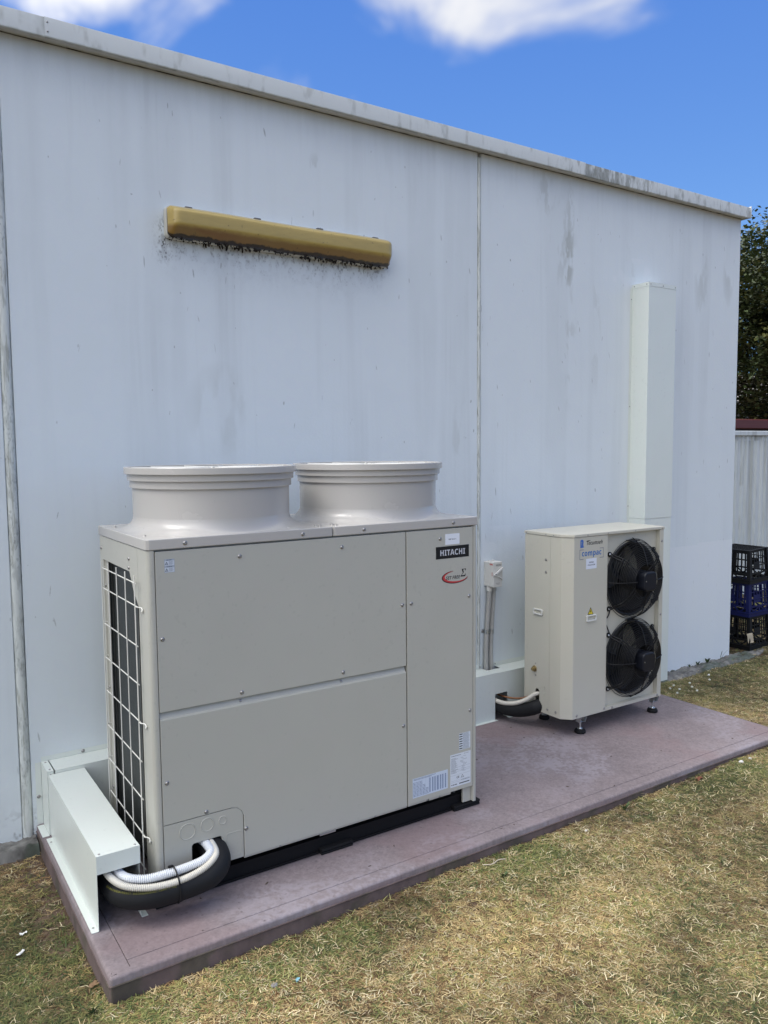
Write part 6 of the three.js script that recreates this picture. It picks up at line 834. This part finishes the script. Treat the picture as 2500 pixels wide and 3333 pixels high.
// ------------------------------------------------------------------ small litter, weeds and flowers
{
  const r = rng(55);
  function scrap(w, h, x, z, col, label, cat, yaw = 0) { const g = new THREE.PlaneGeometry(w, h, 5, 4); g.rotateX(-Math.PI / 2); const p = g.attributes.position; for (let i = 0; i < p.count; i++) { const e = 0.6 + 0.6 * r(); p.setXYZ(i, p.getX(i) * e, 0.007 * r(), p.getZ(i) * e); } g.computeVertexNormals(); g.rotateY(yaw); const y = gy(x, z) + 0.012; const m = solo(cat[0], g, new THREE.MeshStandardMaterial({ color: lin(...col), roughness: 0.8, side: THREE.DoubleSide }), label, cat[1]); m.position.set(x, y, z); return m; }
  scrap(0.032, 0.016, -0.435, 0.735, [0.78, 0.78, 0.76], 'crumpled white paper scrap on bare soil nearer the wall', ['paper_scrap', 'litter'], 0.2); scrap(0.034, 0.014, -0.465, 0.865, [0.78, 0.78, 0.76], 'narrow white paper scrap among green grass', ['paper_scrap', 'litter'], 0.7);
  scrap(0.022, 0.012, 0.315, 1.585, [0.20, 0.42, 0.50], 'small teal wrapper scrap lying in the dry grass', ['wrapper_scrap', 'litter'], 0.9); scrap(0.03, 0.016, 4.62, 0.24, [0.72, 0.72, 0.70], 'white scrap beside the concrete footing', ['paper_scrap', 'litter'], 0.5);
  scrap(0.032, 0.024, -0.285, 1.205, [0.24, 0.15, 0.08], 'dry brown leaf beside the slab corner', ['dead_leaf', 'leaf'], 0.4); scrap(0.06, 0.03, 2.88, slabZ + 0.05, [0.16, 0.06, 0.03], 'reddish brown dead leaves beside the slab front', ['dead_leaf', 'leaf'], 0.2);
  for (const [x, z, s, lab] of [[3.27, slabZ + 0.05, 0.013, 'white pebble against the slab front'], [3.36, slabZ + 0.05, 0.010, 'smaller white pebble against the slab front'], [1.95, slabZ + 0.09, 0.008, 'tiny pale pebble in the grass by the slab'], [0.24, 1.56, 0.011, 'round grey pebble beside the teal scrap']]) { const g = new THREE.IcosahedronGeometry(s, 2); const p = g.attributes.position; for (let i = 0; i < p.count; i++) { const k = 0.85 + 0.3 * fbm(p.getX(i) * 120 + s * 900, p.getY(i) * 120 + p.getZ(i) * 90, 2); p.setXYZ(i, p.getX(i) * k * 1.2, p.getY(i) * k * 0.75, p.getZ(i) * k); } g.computeVertexNormals(); const m = solo('pebble', g, std(s === 0.011 ? [0.24, 0.23, 0.23] : [0.62, 0.61, 0.58], 0.9), lab, 'pebble'); m.position.set(x, gy(x, z) + s * 0.55, z); }
  // a dry twig by the slab
  { const x = 1.38, z = slabZ + 0.075, y = gy(x, z); const g = merge([tube([[x - 0.05, y + 0.012, z - 0.02], [x - 0.015, y + 0.016, z + 0.005], [x + 0.03, y + 0.018, z - 0.004], [x + 0.065, y + 0.014, z + 0.002]], 0.0026, 16, 6), tube([[x - 0.005, y + 0.016, z + 0.004], [x + 0.006, y + 0.028, z - 0.008]], 0.0016, 6, 5)]); solo('twig', g, std([0.50, 0.43, 0.33], 0.9), 'pale dry twig lying beside the slab edge', 'twig'); }
  // grit and leaf bits blown on to the slab
  { const im = []; for (let i = 0; i < 130; i++) { const x = lerp(-0.2, 3.75, r()), z = lerp(0.2, 1.3, r()); if ((x > -0.02 && x < 1.62 && z < 1.02) || (x < -0.05 && z < 1.05)) continue; const g = new THREE.IcosahedronGeometry(0.0012 + 0.0035 * Math.pow(r(), 3), 0); g.scale(1 + 2.5 * r(), 0.5, 1); g.rotateY(r() * 6); g.translate(x, 0.0014, z); im.push(g); } solo('slab_grit', merge(im), std([0.085, 0.065, 0.050], 1), 'dark grit and leaf bits scattered on the slab', 'grit', undefined, 'stuff'); }
  // clover flowers at the far end of the slab
  const fl = new THREE.Group(); [[4.02, 0.33], [4.10, 0.30], [4.06, 0.38], [4.18, 0.40], [3.98, 0.42], [4.14, 0.47], [4.45, 0.36], [4.25, 0.33]].forEach(([x, z]) => { const t = thing('clover_flower', 'small white clover flower in the grass past the slab', 'flower', [x, gy(x, z), z], 'clover flowers'); const y = gy(x, z); part(t, 'stem', bar([x, y, z], [x + 0.004, y + 0.03, z], 0.0012, 5), std([0.10, 0.14, 0.04], 0.8)); const g = new THREE.IcosahedronGeometry(0.0085, 1); const p = g.attributes.position; for (let i = 0; i < p.count; i++) { const k = 0.8 + 0.4 * r(); p.setXYZ(i, p.getX(i) * k, p.getY(i) * k * 0.8, p.getZ(i) * k); } g.translate(x + 0.004, y + 0.034, z); g.computeVertexNormals(); part(t, 'bloom', g, std([0.70, 0.70, 0.62], 0.9)); });
  // weeds at the foot of the wall
  function weed(x, z, n, h, lab, wide = 0.006) { const t = thing('weed', lab, 'weed', [x, gy(x, z), z]); const g = []; const y0 = Math.max(gy(x, z), z < 0.16 && x > 3.83 ? -0.036 : -9); for (let k = 0; k < n; k++) { const a = r() * 6.28, L = h * (0.5 + 0.6 * r()), px = []; const dx = Math.cos(a), dz = Math.abs(Math.sin(a)); const pos = [], idx = []; for (let i = 0; i <= 4; i++) { const s = i / 4, w = wide * Math.sin(Math.PI * (0.15 + 0.85 * s)) * (i === 4 ? 0 : 1); const cx = x + dx * L * 0.55 * s, cyy = y0 + L * (s - 0.35 * s * s), cz = z + dz * L * 0.45 * s; pos.push(cx - dz * w, cyy, cz + dx * w, cx + dz * w, cyy, cz - dx * w); if (i) { const b = (i - 1) * 2; idx.push(b, b + 1, b + 2, b + 1, b + 3, b + 2); } } const q = new THREE.BufferGeometry(); q.setAttribute('position', new THREE.Float32BufferAttribute(pos, 3)); q.setAttribute('uv', new THREE.Float32BufferAttribute(new Float32Array(pos.length / 3 * 2), 2)); q.setIndex(idx); q.computeVertexNormals(); g.push(q); } part(t, 'leaves', merge(g), new THREE.MeshStandardMaterial({ color: lin(0.075, 0.115, 0.042), roughness: 0.7, side: THREE.DoubleSide })); }
  weed(4.80, 0.012, 12, 0.06, 'small green weed in the crack between wall and footing', 0.006); weed(4.93, 0.012, 7, 0.075, 'broad leaved weed growing against the wall foot', 0.011); weed(4.69, 0.014, 9, 0.05, 'low tuft of weed at the wall foot', 0.004); weed(5.08, 0.03, 3, 0.16, 'thin tall grass stalk at the wall foot', 0.002);
  weed(2.27, slabZ + 0.05, 26, 0.075, 'lush green grass tuft overlapping the slab front', 0.0035); weed(-0.32, 1.34, 22, 0.07, 'green grass tuft beside the slab corner', 0.0035); weed(1.35, slabZ + 0.17, 18, 0.05, 'dark green grass tuft in front of the slab', 0.004);
}

renderer.render(scene, camera);
